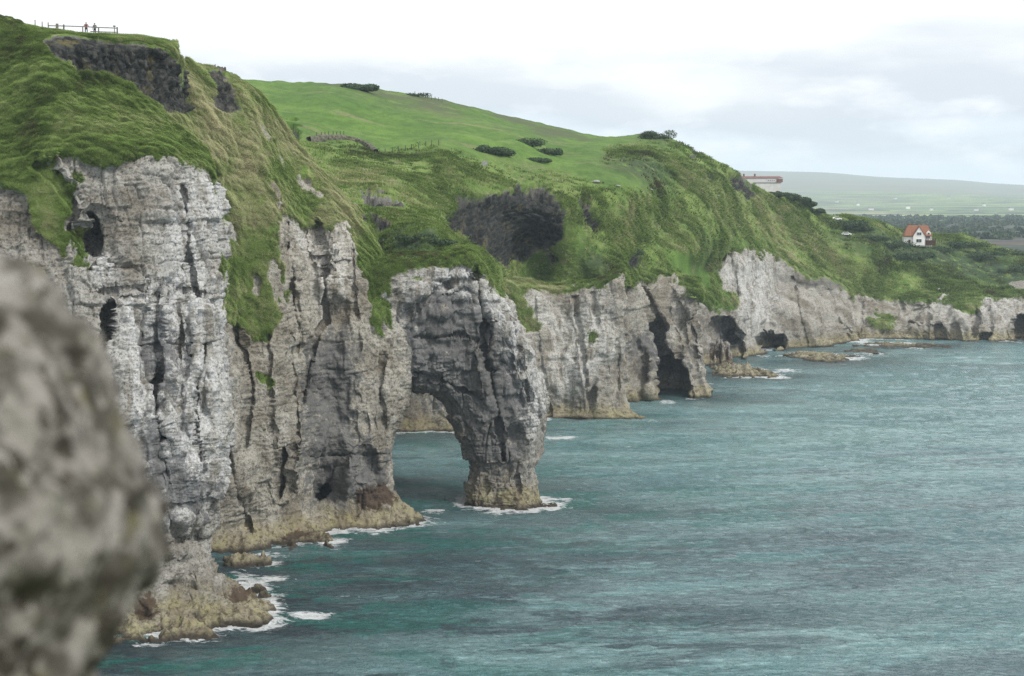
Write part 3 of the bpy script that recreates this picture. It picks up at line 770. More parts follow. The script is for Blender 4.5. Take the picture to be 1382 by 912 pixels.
# ------------------------------------------------------------------ hillside sheet from the cliff tops to the skyline
LC = [  # px, py, distance
 (300, 108, 600), (400, 112, 625), (480, 113, 640), (520, 122, 650), (600, 133, 680), (700, 160, 690), (800, 182, 690), (870, 182, 665), (905, 186, 655), (960, 213, 655), (1010, 243, 680), (1050, 264, 705), (1100, 288, 730), (1130, 294, 750),
 (350, 150, 500), (440, 150, 520), (440, 186, 470), (350, 190, 430), (520, 208, 455), (600, 193, 475), (600, 160, 590), (700, 195, 520), (800, 205, 560), (780, 235, 490), (860, 262, 490), (700, 225, 485), (860, 215, 570),
 (430, 215, 400), (430, 300, 345), (350, 300, 330), (350, 380, 326), (450, 380, 322), (520, 255, 375), (560, 228, 430), (500, 300, 345), (545, 330, 326), (545, 352, 318), (600, 350, 320), (640, 346, 322), (640, 380, 326), (600, 320, 338), (600, 290, 385), (585, 262, 415), (520, 380, 318),
 (620, 262, 428), (690, 246, 452), (760, 254, 458), (650, 300, 428), (620, 320, 400), (690, 300, 448), (690, 350, 440), (740, 320, 452), (690, 386, 436), (760, 394, 446), (800, 390, 446), (830, 382, 446), (760, 370, 450), (680, 350, 425), (660, 330, 400), (690, 420, 436), (760, 420, 446),
 (800, 300, 458), (830, 340, 456), (846, 366, 454), (860, 350, 480), (868, 382, 486), (905, 384, 492), (945, 392, 498), (850, 300, 480), (900, 340, 505), (900, 300, 535), (880, 270, 520), (940, 260, 575), (900, 220, 590), (900, 420, 490),
 (945, 340, 545), (950, 375, 575), (972, 352, 606), (1004, 334, 614), (1010, 360, 618), (1026, 350, 632), (1050, 350, 656), (1090, 376, 668), (1150, 398, 693), (1170, 406, 702), (1215, 406, 706), (1260, 408, 702), (1310, 410, 696), (1340, 404, 698), (1382, 403, 704), (1640, 402, 716), (1100, 400, 672), (1250, 425, 704),
 (1000, 290, 638), (1050, 320, 674), (1100, 320, 706), (1120, 350, 700), (1200, 380, 714), (1300, 392, 712), (1382, 393, 716), (1200, 357, 722), (1270, 374, 726), (1330, 388, 724),
 (1150, 305, 745), (1180, 325, 730), (1240, 340, 760), (1240, 327, 785), (1280, 345, 770), (1290, 318, 820), (1340, 345, 800), (1382, 352, 800), (1400, 370, 760), (1340, 375, 750), (1270, 362, 740), (1160, 294, 770), (1220, 312, 820), (1382, 345, 840), (1640, 350, 840), (1640, 380, 760), (1340, 330, 850),
]
def tps(ctrl):
    c = np.array(ctrl, float); X = c[:, :2] / 300.0; y = np.log(c[:, 2])
    n = len(X)
    def U(r2): return np.where(r2 > 1e-12, 0.5 * r2 * np.log(np.maximum(r2, 1e-12)), 0)
    r2 = ((X[:, None] - X[None]) ** 2).sum(-1)
    Amat = np.zeros((n + 3, n + 3)); Amat[:n, :n] = U(r2) + np.eye(n) * 2e-4
    Amat[:n, n] = 1; Amat[:n, n + 1:] = X; Amat[n, :n] = 1; Amat[n + 1:, :n] = X.T
    w = np.linalg.solve(Amat, np.concatenate([y, np.zeros(3)]))
    def f(px, py):
        Q = np.stack([np.asarray(px, float) / 300, np.asarray(py, float) / 300], -1); sh = Q.shape[:-1]; Q = Q.reshape(-1, 2)
        out = np.empty(len(Q))
        for s in range(0, len(Q), 40000):
            q = Q[s:s + 40000]; d = ((q[:, None] - X[None]) ** 2).sum(-1)
            out[s:s + 40000] = U(d) @ w[:n] + w[n] + q @ w[n + 1:]
        return np.exp(out).reshape(sh)
    return f
LAND_D = tps(LC)
SKY = [(200, 106), (300, 106), (400, 110), (460, 113), (482, 112), (520, 121), (560, 127), (600, 134), (650, 148), (700, 160), (760, 172), (800, 182), (830, 184), (862, 181), (890, 182), (920, 192), (960, 213), (980, 222), (1010, 244), (1040, 262), (1075, 268), (1100, 284), (1120, 292), (1145, 290), (1180, 296), (1215, 308), (1260, 315), (1300, 316), (1340, 330), (1382, 342), (1480, 350), (1640, 352)]
BOT = [(200, 385), (500, 385), (630, 385), (650, 395), (690, 398), (760, 404), (830, 396), (846, 384), (868, 396), (905, 396), (940, 402), (956, 380), (968, 362), (1000, 348), (1026, 352), (1060, 358), (1098, 386), (1150, 404), (1170, 412), (1215, 414), (1260, 415), (1310, 417), (1345, 412), (1390, 412), (1640, 408)]
def interp(tab, x):
    a = np.array(tab, float); return np.interp(x, a[:, 0], a[:, 1])
def ground(px, py):
    return P(px, py, float(LAND_D(px, py)))
pxs = np.arange(200, 1641, 1.6)
nv = 260
sky_y = interp(SKY, pxs) + 1.2 * fbm(np.stack([pxs / 14, pxs * 0, pxs * 0], -1), 3, s=90)
bot_y = interp(BOT, pxs)
tt = np.linspace(0, 1, nv) ** 0.9
PXG = np.repeat(pxs[:, None], nv, 1)
PYG = bot_y[:, None] + (sky_y - bot_y)[:, None] * tt[None]
DG = LAND_D(PXG, PYG)
G = P(PXG, PYG, DG)
# ground goes on behind the skyline
ext = []
last = G[:, -1]
for k, (dd, dz) in enumerate(((6, .2), (15, -.5), (40, -3), (90, -10), (160, -25))):
    e = last.copy(); e[:, 0] *= (e[:, 1] + dd) / e[:, 1]; e[:, 1] += dd; e[:, 2] += dz
    ext.append(e)
G = np.concatenate([G, np.stack(ext, 1)], 1)
N = grid_normals(smooth_g(G, 6))
A = land_attrs(G, N)
bareg = maskof([[(1358, 382), (1382, 378), (1420, 380), (1400, 392), (1370, 390)]], 1)
_px, _py = proj(G)
A['grass'] = np.maximum(A['grass'], 1 - sstep(.2, .6, A['basalt'])) * (1 - sample(bareg, _px, _py))
scl = np.clip(G[..., 1] / 500, 0.7, 1.4)
D = grass_disp(G, 1.0, 21) * (1 - 0.88 * A['field']) + sstep(.3, .7, A['scrub']) * 1.6 * ridged(G * 0.16, 4, s=23) + (0.9 * fbm(G * 0.025, 3, s=27))
b = sstep(.3, .7, A['basalt'])
D = D * (1 - b) + basalt_disp(G, 22) * 1.9 * b - 1.5 * b
fade = np.ones_like(D); fade[:, :14] *= np.linspace(0.1, 1, 14); fade[:, -6:] *= 0.15; fade[:, -10:-6] *= 0.5
UPN = N * 0.6 + np.array([0, 0, 0.4])
V = G + UPN * (D * fade)[..., None]
hill = link_mesh('hillside', V, grid_faces(V.shape[0], V.shape[1]), LAND, attrs=A)
tag(hill, kind='structure')
HILL_V, HILL_N, HILL_A = V, N, A

# ------------------------------------------------------------------ sea
def mat_sea():
    t = NT('sea_water')
    p = t.pos()
    big = t.noise(t.map(p, (0.006, 0.011, 1), rot=(0, 0, 0.35)), 1.0, 5, 0.6, 0.6)
    mid = t.noise(t.map(p, (0.02, 0.05, 1), rot=(0, 0, 0.25)), 1.0, 5, 0.62, 0.8)
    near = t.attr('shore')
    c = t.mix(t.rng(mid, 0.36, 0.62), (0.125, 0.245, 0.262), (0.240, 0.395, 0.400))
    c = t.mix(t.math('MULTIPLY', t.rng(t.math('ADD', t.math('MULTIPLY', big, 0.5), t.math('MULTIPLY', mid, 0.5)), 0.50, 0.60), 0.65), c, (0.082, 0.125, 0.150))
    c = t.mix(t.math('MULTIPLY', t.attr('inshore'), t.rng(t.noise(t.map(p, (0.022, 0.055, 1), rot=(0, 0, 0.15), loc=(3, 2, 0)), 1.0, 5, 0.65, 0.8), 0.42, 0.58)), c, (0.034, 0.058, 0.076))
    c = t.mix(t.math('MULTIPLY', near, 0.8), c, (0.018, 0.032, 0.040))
    em = t.math('MULTIPLY', t.rng(t.noise(t.map(p, (0.03, 0.07, 1), rot=(0, 0, 0.1)), 1.0, 4, 0.6, 1.0), 0.50, 0.60), t.math('MULTIPLY', t.attr('lagoon'), 0.75))
    c = t.mix(em, c, (0.016, 0.150, 0.125))
    fo = t.noise(t.map(p, (0.35, 0.55, 1), rot=(0, 0, 0.2)), 1.0, 7, 0.72, 1.2)
    foam = t.rng(t.math('ADD', fo, t.math('MULTIPLY', t.attr('foam'), 0.54)), 0.83, 0.98)
    wc = t.rng(t.noise(t.map(p, (0.20, 0.80, 1), rot=(0, 0, -0.12)), 1.0, 8, 0.72, 0.5), 0.61, 0.74)
    wc = t.math('MULTIPLY', wc, t.rng(t.noise(t.map(p, (0.012, 0.02, 1)), 1.0, 3), 0.45, 0.62))
    allf = t.math('MAXIMUM', foam, t.math('MULTIPLY', wc, 0.62))
    t.base(t.mix(allf, c, (0.72, 0.75, 0.76)))
    t.set(t.b.inputs['Roughness'], t.rng(allf, 0.0, 1.0, 0.10, 0.85))
    t.b.inputs['IOR'].default_value = 1.33
    t.b.inputs['Specular IOR Level'].default_value = 0.5
    w1 = t.noise(t.map(p, (0.45, 0.95, 1), rot=(0, 0, -0.15)), 1.0, 6, 0.68, 1.0)
    w2 = t.noise(t.map(p, (0.9, 2.4, 1), rot=(0, 0, 0.3)), 1.0, 4, 0.65, 0.5)
    b1 = t.bump(w1, 1.0, 2.0)
    b2 = t.bump(w2, 0.8, 0.28, b1)
    t.normal(b2)
    return t.m
from mathutils import kdtree
def build_sea():
    ys = np.concatenate([[-60, 0, 60, 120, 160, 185], Wd_arr(np.linspace(960, 452, 560)), [700, 740, 800, 900, 1100, 1500, 2500, 5000, 9000, 12500]])
    ts = np.concatenate([[-1.4, -1.2, -.9, -.7, -.45], np.linspace(-.36, .36, 760), [.45, .7, .9, 1.2, 1.4]])
    Y, T = np.meshgrid(ys, ts, indexing='ij')
    X = T * np.maximum(Y, 60)
    G = np.stack([X, Y, np.zeros_like(X)], -1)
    dense = ((np.abs(T) <= .365) & (Y > 188) & (Y < 690)).astype(float)
    q = G.copy(); c, s = math.cos(-.15), math.sin(-.15)
    q = np.stack([q[..., 0] * c - q[..., 1] * s, q[..., 0] * s + q[..., 1] * c, q[..., 2]], -1)
    h = 0.40 * fbm(q * np.array([0.06, 0.16, 0]), 4, 0.6, s=91) + 0.34 * ridged(q * np.array([0.16, 0.42, 0]), 3, 0.6, s=95)
    G[..., 2] = h * dense
    pts = np.concatenate(WATER_PTS, 0)
    pts = pts[rng.permutation(len(pts))[:9000]]
    kd = kdtree.KDTree(len(pts))
    for i, pt in enumerate(pts): kd.insert((pt[0], pt[1], 0), i)
    kd.balance()
    dist = np.full(X.shape, 999.0)
    for i in range(X.shape[0]):
        if not (150 < ys[i] < 900): continue
        for j in range(X.shape[1]):
            if abs(ts[j]) <= .45: dist[i, j] = kd.find((X[i, j], Y[i, j], 0))[2]
    k = np.clip(Y / 300, 0.6, 2.2)
    wob = 1 + 0.6 * fbm(G * 0.05, 3, s=97)
    foam = np.clip(1 - dist / (5.2 * k * np.clip(wob, .3, 2)), 0, 1) * sstep(-.45, .35, fbm(G * 0.035 + 5, 3, s=99))
    for (cx, cy, rx, ry, v) in SPLASH:
        c0 = P(cx, cy, Wd(cy)); rX = rx / FPX * c0[1]; rY = (Wd(cy - ry) - Wd(cy + ry)) / 2
        r = ((X - c0[0]) / rX) ** 2 + ((Y - c0[1]) / rY) ** 2
        foam = np.maximum(foam, v * np.exp(-r * 1.2))
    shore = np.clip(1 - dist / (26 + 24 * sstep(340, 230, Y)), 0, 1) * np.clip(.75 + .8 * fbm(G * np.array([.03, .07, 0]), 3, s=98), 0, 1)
    lag = np.clip(1 - dist / 75, 0, 1) * sstep(520, 330, Y)
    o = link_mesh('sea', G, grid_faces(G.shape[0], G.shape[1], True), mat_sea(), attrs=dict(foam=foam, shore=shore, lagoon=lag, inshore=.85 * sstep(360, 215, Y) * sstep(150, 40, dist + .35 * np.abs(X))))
    tag(o, kind='structure')
def Wd_arr(py):
    x, y, z = ray(0, py); return -CAMZ / z * y
SPLASH = [(365, 782, 45, 8, .95), (420, 833, 50, 7, 1.0), (200, 872, 45, 6, .9), (370, 748, 50, 6, .8), (470, 805, 30, 4, .7), (585, 690, 30, 7, .9), (762, 677, 22, 6, .85), (755, 590, 38, 4, 1.0), (900, 543, 25, 3, .8), (1062, 500, 30, 6, .9),
          (1180, 480, 60, 6, .7), (1240, 470, 40, 4, .7), (620, 640, 20, 3, .5), (560, 705, 40, 5, .7), (450, 835, 25, 4, .6), (880, 570, 20, 2, .7), (1375, 462, 18, 2, .8), (1225, 459, 20, 2, .7)]


# ------------------------------------------------------------------ far country: plain, fields and moorland ridge
def far_country():
    t = NT('far_farmland')
    p = t.pos()
    y = t.sep(p)[1]
    cell = t.node('ShaderNodeTexVoronoi', feature='F1'); t.l.new(t.map(p, (0.0024, 0.0011, 1), rot=(0, 0, 0.2)), cell.inputs['Vector']); cell.inputs['Scale'].default_value = 1.0
    cs = t.sep(cell.outputs['Color'])
    edge = t.vor(t.map(p, (0.0024, 0.0011, 1), rot=(0, 0, 0.2)), 1.0, 'DISTANCE_TO_EDGE')
    c = t.mix(t.rng(cs[0], 0.2, 0.8), (0.20, 0.32, 0.07), (0.34, 0.47, 0.14))
    c = t.mix(t.rng(cs[1], 0.62, 0.68), c, (0.27, 0.25, 0.15))
    c = t.mix(t.rng(edge, 0.06, 0.02), c, (0.03, 0.05, 0.025))
    woods = t.rng(t.noise(t.map(p, (0.0016, 0.0045, 1)), 1.0, 6, 0.65), 0.47, 0.50)
    c = t.mix(t.math('MULTIPLY', woods, 0.92), c, (0.020, 0.038, 0.030))
    lownear = t.rng(y, 3800.0, 2300.0)
    c = t.mix(t.math('MULTIPLY', lownear, t.rng(t.noise(t.map(p, (0.005, 0.006, 1)), 1.0, 5, 0.7), 0.30, 0.46)), c, t.mix(t.rng(t.noise(t.map(p, (0.004, 0.01, 1)), 1.0, 3), 0.5, 0.6), (0.025, 0.038, 0.028), (0.075, 0.055, 0.045)))
    moor = t.rng(t.math('MULTIPLY_ADD', t.noise(t.map(p, (0.0006, 0.0006, 1)), 1.0, 4), 3500.0, y), 9200.0, 10400.0)
    mc = t.mix(t.rng(t.noise(t.map(p, (0.0012, 0.003, 1)), 1.0, 5, .65), 0.4, 0.6), (0.085, 0.09, 0.06), (0.16, 0.16, 0.10))
    c = t.mix(moor, c, mc)
    t.base(c)
    rows = [(1500, (860, 14), (1300, 22), (1900, 20), (2600, 20), (3600, 18), (4600, 22), (5600, 30), (6800, 62), (8000, 100), (9200, 140), (10400, 200), (11200, 226), (12000, 200), (12600, 100))][0][1:]
    xs = np.linspace(-2500, 6000, 260)
    ds = np.array([r[0] for r in rows], float); zs = np.array([r[1] for r in rows], float)
    dd = np.interp(np.linspace(0, len(ds) - 1, 260), np.arange(len(ds)), ds); zz = np.interp(dd, ds, zs)
    X, Y = np.meshgrid(xs, dd, indexing='ij')
    # ridge falls towards the right of the view
    pxx = PW / 2 + FPX * X / Y
    fall = np.interp(pxx, [-2000, 1000, 1100, 1250, 1382, 1500, 2600], [1.10, 1.08, 1.0, 0.86, 0.60, 0.45, 0.35])
    Z = np.where(Y > 5600, 30 + (np.broadcast_to(zz, Y.shape) - 30) * fall, np.broadcast_to(zz, Y.shape))
    n = fbm(np.stack([X / 900, Y / 900, Y * 0], -1), 4, s=140)
    Z = Z + n * np.interp(Y, [800, 3000, 6000, 12000], [1.5, 4, 8, 16])
    G = np.stack([X, Y, Z], -1)
    o = link_mesh('far_farmland', G, grid_faces(*X.shape), t.m)
    tag(o, kind='structure')
far_country()

# ------------------------------------------------------------------ low rocks and reefs at the foot of the cliffs
def reef(name, px, py, rx, ry, h, label, seed, tide=0.0, flat=0.5, wide=1.0, cat='rock', rotz=0.0, grp=None):
    d = Wd(py); c0 = P(px, py, d); c0[2] = 0
    rX = rx / FPX * d; rY = max((Wd(py - ry) - Wd(py + ry)) / 2 * wide, 3.0)
    n = int(np.clip(rx * 1.6, 30, 110))
    u = np.linspace(-1.15, 1.15, n); U, W_ = np.meshgrid(u, u, indexing='ij')
    G = np.stack([c0[0] + U * rX, c0[1] + W_ * rY, 0 * U], -1)
    r = np.hypot(U, W_) * (1 + 0.22 * fbm(G * (1.6 / max(rX, 4)) , 3, s=seed))
    dome = np.clip(1 - r ** 2.2, -1.5, 1)
    rn = ridged(G * np.array([.22, .22, 1]) , 4, .55, s=seed + 9) - .62
    v, jv = joints(G + np.array([0, 0, 3.0]), 3.1, 1.2, seed + 3, 0.5)
    z = h * (dome * flat * 1.6 + 1.5 * rn + .12) + np.where(dome > -.2, 1, .3) * (0.7 * h ** .5 * v - 0.35 * jv + 0.35 * fbm(G * 0.6, 4, .65, s=seed + 7))
    z = np.where(r > 1.0, np.minimum(z, -.8 * (r - 1) * 10), z)
    z = np.where(z < 0, z * .6 - .15, z)
    G[..., 2] = z
    wl = np.argwhere(np.abs(z) < 0.25)
    if len(wl): WATER_PTS.append(G[wl[:, 0], wl[:, 1]])
    o = link_mesh(name, G - c0, grid_faces(n, n), LAND, attrs=dict(tide=np.full(G.shape[:2], tide), white=np.zeros(G.shape[:2])))
    o.location = c0
    tag(o, label, cat, grp)
    return o
reef('tidal_rock', 1000, 503, 46, 9, 2.6, 'flat pale rock platform in the water below the grassy ledge of the far cliffs', 201, .15, .3)
reef('boulder', 971, 490, 17, 9, 8.0, 'rust brown block of rock standing beside the dark cave mouth of the far cliffs', 203, .62, .35, .5, 'boulder')
reef('tidal_reef', 1108, 483, 48, 6, 1.6, 'ochre weed covered reef reaching out from the foot of the tall grey receding cliff', 205, .35, .4)
reef('tidal_reef', 1210, 467, 62, 3.6, 1.0, 'long low brown reef with white water around it below the far cliffs', 207, .5, .4)
reef('tidal_reef', 1165, 475, 26, 3, .9, 'small low weedy reef between the two larger far reefs', 209, .5, .4)
reef('tidal_ledge', 420, 735, 42, 9, 1.9, 'brown seaweed covered ledge at the foot of the second headland', 211, .60, .4)
reef('tidal_ledge', 545, 706, 28, 9, 2.0, 'yellowish wet ledge at the outer corner of the second headland beside the arch opening', 213, .25, .4)
reef('tidal_ledge', 694, 684, 52, 5, .8, 'low weedy rock shelf around the foot of the sea arch', 215, .30, .4)
reef('tidal_ledge', 335, 828, 40, 12, 1.8, 'yellow green algae covered shelf at the tip of the near headland', 217, .12, .4)
reef('tidal_ledge', 232, 856, 60, 12, 1.8, 'yellow ledge under the near headland beside the blurred foreground stone', 219, .15, .4)
reef('tidal_ledge', 330, 760, 36, 7, 1.6, 'pale yellow ledge in the cove between the near and second headland', 221, .1, .4)
reef('tidal_ledge', 860, 566, 12, 4, 1.6, 'small dark ledge at the right corner of the bay cliff', 223, .4, .4)
build_sea()

# ------------------------------------------------------------------ grass tufts (instances of real tufts)
def mat_blade(name, ramp):
    t = NT(name)
    a = t.node('ShaderNodeAttribute', attribute_name='tone'); a.attribute_type = 'INSTANCER'
    r = t.node('ShaderNodeValToRGB'); t.l.new(a.outputs['Fac'], r.inputs[0])
    e = r.color_ramp.elements; e[0].position = 0; e[0].color = (*ramp[0], 1); e[1].position = 1; e[1].color = (*ramp[-1], 1)
    for k, c in enumerate(ramp[1:-1]): x = e.new((k + 1) / (len(ramp) - 1)); x.color = (*c, 1)
    df = t.node('ShaderNodeBsdfDiffuse'); tr = t.node('ShaderNodeBsdfTranslucent'); mx = t.node('ShaderNodeMixShader'); mx.inputs[0].default_value = .35
    t.l.new(r.outputs[0], df.inputs[0]); t.l.new(r.outputs[0], tr.inputs[0]); t.l.new(df.outputs[0], mx.inputs[1]); t.l.new(tr.outputs[0], mx.inputs[2])
    t.l.new(mx.outputs[0], t.out.inputs['Surface']); t.n.remove(t.b)
    return t.m
def mat_leaf(name, lo, hi, dry):
    t = NT(name); p = t.pos()
    c = t.mix(t.rng(t.noise(p, 1.3, 4, .7), .35, .65), lo, hi)
    c = t.mix(t.rng(t.noise(p, .5, 5, .7), .58, .68), c, dry)
    t.base(c); return t.m
def blades_mesh(name, nb, h, spread, wid, lean, seed, mat):
    r = random.Random(seed); V = []; Fc = []
    for k in range(nb):
        a = r.uniform(0, 6.283); q = r.random() ** .5 * spread
        x, y = q * math.cos(a), q * math.sin(a)
        la = a + r.uniform(-.6, .6); L = h * r.uniform(.55, 1.15); ln = lean * r.uniform(.4, 1.3)
        wx, wy = -math.sin(la) * wid, math.cos(la) * wid
        b = len(V)
        mx, my = x + math.cos(la) * L * ln * .35, y + math.sin(la) * L * ln * .35
        tx, ty = x + math.cos(la) * L * ln, y + math.sin(la) * L * ln
        V += [(x - wx, y - wy, -.1), (x + wx, y + wy, -.1), (mx + wx * .8, my + wy * .8, L * .6), (mx - wx * .8, my - wy * .8, L * .6), (tx, ty, L * (1 - .35 * ln))]
        Fc += [(b, b + 1, b + 2, b + 3), (b + 3, b + 2, b + 4, b + 4)]
    me = bpy.data.meshes.new(name)
    me.from_pydata(V, [], [f if f[2] != f[3] else f[:3] for f in Fc]); me.materials.append(mat)
    return me
def scatter(name, src_ob, pts, nrm, scl, tone, kind_label, align=0.5):
    n = len(pts)
    me = bpy.data.meshes.new(name)
    me.vertices.add(n); me.vertices.foreach_set('co', np.ascontiguousarray(pts, F32).ravel())
    # orientation: tilt part-way to the normal, random spin
    up = nrm * align + np.array([0, 0, 1 - align]); up /= np.linalg.norm(up, axis=1, keepdims=True)
    th = np.arctan2(np.hypot(up[:, 0], up[:, 1]), up[:, 2]); ph = np.arctan2(up[:, 1], up[:, 0])
    # euler XYZ: spin(z) then tilt(y) then azimuth -> use rotation Rz(ph)Ry(th)Rz(s): XYZ euler applies X first; solve via matrices
    s = rng.random(n) * 6.283
    cphi, sphi, ct, st_, cs, ss = np.cos(ph), np.sin(ph), np.cos(th), np.sin(th), np.cos(s), np.sin(s)
    R = np.empty((n, 3, 3))
    R[:, 0, 0] = cphi * ct * cs - sphi * ss; R[:, 0, 1] = -cphi * ct * ss - sphi * cs; R[:, 0, 2] = cphi * st_
    R[:, 1, 0] = sphi * ct * cs + cphi * ss; R[:, 1, 1] = -sphi * ct * ss + cphi * cs; R[:, 1, 2] = sphi * st_
    R[:, 2, 0] = -st_ * cs; R[:, 2, 1] = st_ * ss; R[:, 2, 2] = ct
    ey = np.arcsin(np.clip(-R[:, 2, 0], -1, 1)); ex = np.arctan2(R[:, 2, 1], R[:, 2, 2]); ez = np.arctan2(R[:, 1, 0], R[:, 0, 0])
    a = me.attributes.new('rot', 'FLOAT_VECTOR', 'POINT'); a.data.foreach_set('vector', np.stack([ex, ey, ez], 1).astype(F32).ravel())
    a = me.attributes.new('scl', 'FLOAT', 'POINT'); a.data.foreach_set('value', scl.astype(F32))
    a = me.attributes.new('tone', 'FLOAT', 'POINT'); a.data.foreach_set('value', np.clip(tone, 0, 1).astype(F32))
    o = bpy.data.objects.new(name, me); COL.objects.link(o)
    ng = bpy.data.node_groups.new(name + '_nodes', 'GeometryNodeTree')
    ng.interface.new_socket('Geometry', in_out='INPUT', socket_type='NodeSocketGeometry')
    ng.interface.new_socket('Geometry', in_out='OUTPUT', socket_type='NodeSocketGeometry')
    N_, L_ = ng.nodes, ng.links
    gi = N_.new('NodeGroupInput'); go = N_.new('NodeGroupOutput')
    oi = N_.new('GeometryNodeObjectInfo'); oi.inputs['Object'].default_value = src_ob; oi.inputs['As Instance'].default_value = True
    ip = N_.new('GeometryNodeInstanceOnPoints')
    ra = N_.new('GeometryNodeInputNamedAttribute'); ra.data_type = 'FLOAT_VECTOR'; ra.inputs['Name'].default_value = 'rot'
    sa = N_.new('GeometryNodeInputNamedAttribute'); sa.data_type = 'FLOAT'; sa.inputs['Name'].default_value = 'scl'
    e2r = N_.new('FunctionNodeEulerToRotation')
    L_.new(gi.outputs[0], ip.inputs['Points']); L_.new(oi.outputs['Geometry'], ip.inputs['Instance'])
    L_.new(ra.outputs['Attribute'], e2r.inputs[0]); L_.new(e2r.outputs[0], ip.inputs['Rotation']); L_.new(sa.outputs['Attribute'], ip.inputs['Scale'])
    L_.new(ip.outputs[0], go.inputs[0])
    m = o.modifiers.new('scatter', 'NODES'); m.node_group = ng
    tag(o, kind_label, kind='stuff')
    return o
def pick(V, N, w, n):
    """n random surface points of a grid, weighted by area times w"""
    a = V[1:, :-1] - V[:-1, :-1]; b = V[:-1, 1:] - V[:-1, :-1]
    ar = np.linalg.norm(np.cross(a, b), axis=-1) * w[:-1, :-1]
    px, py = proj(V[:-1, :-1])
    ar = ar * ((px > -60) & (px < PW + 60) & (py > -60))
    nv_ = N[:-1, :-1]; view = V[:-1, :-1] - np.array([0, 0, CAMZ])
    ar = ar * ((nv_ * view).sum(-1) < 3)
    f = ar.ravel(); tot = f.sum()
    if tot <= 0: return None
    idx = rng.choice(len(f), size=n, p=f / tot)
    i, j = np.unravel_index(idx, ar.shape)
    u = rng.random(n)[:, None]; v = rng.random(n)[:, None]
    pts = V[i, j] + a[i, j] * u + b[i, j] * v
    return pts, N[i, j], (i, j)

M_BL1 = mat_blade('grass_blades', [(0.090, 0.080, 0.042), (0.105, 0.175, 0.040), (0.195, 0.290, 0.076), (0.31, 0.345, 0.155), (0.46, 0.44, 0.27)])
M_BL2 = mat_blade('hill_grass_blades', [(0.088, 0.078, 0.040), (0.094, 0.158, 0.036), (0.165, 0.250, 0.062), (0.265, 0.30, 0.12), (0.40, 0.38, 0.22)])
M_SCR = mat_leaf('scrub_leaves', (0.024, 0.048, 0.024), (0.055, 0.090, 0.038), (0.12, 0.115, 0.055))
def tone_of(p, a, base=.50):
    q = p * np.array([.25, .10, .25])
    return base + .28 * fbm(q, 4, .6, s=311) + .34 * fbm(p * .03, 4, s=313) + .17 * a['dry'] - .38 * a['scrub'] + .16 * rng.normal(size=len(p))
src1 = bpy.data.objects.new('grass_tuft', blades_mesh('grass_tuft', 22, 0.55, 0.42, 0.028, 0.75, 1, M_BL1)); COL.objects.link(src1)
src1.location = (0.55, 1.2, 53.42); tag(src1, 'long grass growing on the viewpoint ledge', kind='stuff')
src2 = bpy.data.objects.new('grass_tuft', blades_mesh('grass_tuft', 16, 0.6, 0.8, 0.06, 0.9, 2, M_BL2)); COL.objects.link(src2)
src2.location = (1.6, 0.6, 53.42); tag(src2, 'broad grass growing on the viewpoint ledge', kind='stuff')

P_, N_l, S_, T_ = [], [], [], []
for k, (V, N, gm, at) in enumerate(TUFT_SRC):
    gg = sstep(.45, .7, gm)
    n = (130000, 95000, 7000, 5000, 9000, 8000)[k]
    r = pick(V, N, gg, n)
    if r is None: continue
    p, nn, (i, j) = r
    P_.append(p); N_l.append(nn); T_.append(tone_of(p, {q_: at[q_][i, j] for q_ in ('dry', 'scrub')}, .60 if k < 2 else .5))
    # downhill sag on steep ground
    S_.append(.62 * rng.uniform(.5, 1.4, len(p)) * (0.85 + 0.7 * fbm(p * 0.22, 3, s=301)) * np.clip(p[:, 1] / 265, 1, 2.4))
pp, nn, ss = np.concatenate(P_), np.concatenate(N_l), np.concatenate(S_)
scatter('headland_grass', src1, pp, nn, ss, np.concatenate(T_), 'long tufty grass covering the slopes of the two near headlands', 0.75)
gm = HILL_A['grass'] * (1 - .93 * HILL_A['field']) * (1 - HILL_A['scrub'] * .6)
r = pick(HILL_V, HILL_N, sstep(.3, .8, gm) * (300 / np.maximum(HILL_V[..., 1], 200)) ** 1.5 * (.12 + sstep(-.15, .35, fbm(HILL_V * .06, 4, .6, s=321))), 48000)
p, nn, (i, j) = r
scatter('hillside_grass', src2, p, nn, rng.uniform(.6, 1.3, len(p)) * (p[:, 1] / 430), tone_of(p, {q_: HILL_A[q_][i, j] for q_ in ('dry', 'scrub')}, .45), 'rough grass covering the hillside above the bay cliffs', 0.6)

# ------------------------------------------------------------------ shrubs
def leaf_cloud(name, w, dpt, h, n, leaf, seed, mat, lumps=7, parent=None):
    r = np.random.default_rng(seed)
    cs = np.stack([r.uniform(-.5, .5, lumps) * w, r.uniform(-.5, .5, lumps) * dpt, r.uniform(.15, .6, lumps) * h], 1)
    rs = np.stack([r.uniform(.22, .42, lumps) * w, r.uniform(.25, .45, lumps) * dpt, r.uniform(.3, .55, lumps) * h], 1)
    k = r.integers(0, lumps, n)
    d = r.normal(size=(n, 3)); d /= np.linalg.norm(d, axis=1, keepdims=True)
    q = cs[k] + d * rs[k] * (r.random((n, 1)) ** .28)
    q[:, 2] = np.maximum(q[:, 2], 0.02)
    a = r.normal(size=(n, 3)); a /= np.linalg.norm(a, axis=1, keepdims=True)
    b = np.cross(a, d + .3 * r.normal(size=(n, 3))); b /= np.maximum(np.linalg.norm(b, axis=1, keepdims=True), 1e-6)
    L = leaf * r.uniform(.6, 1.3, (n, 1))
    V = np.stack([q - a * L, q + b * L * .6, q + a * L, q - b * L * .6], 1).reshape(-1, 3)
    Fc = np.arange(n * 4).reshape(n, 4)
    return link_mesh(name, V, Fc, mat, parent, smooth=False)
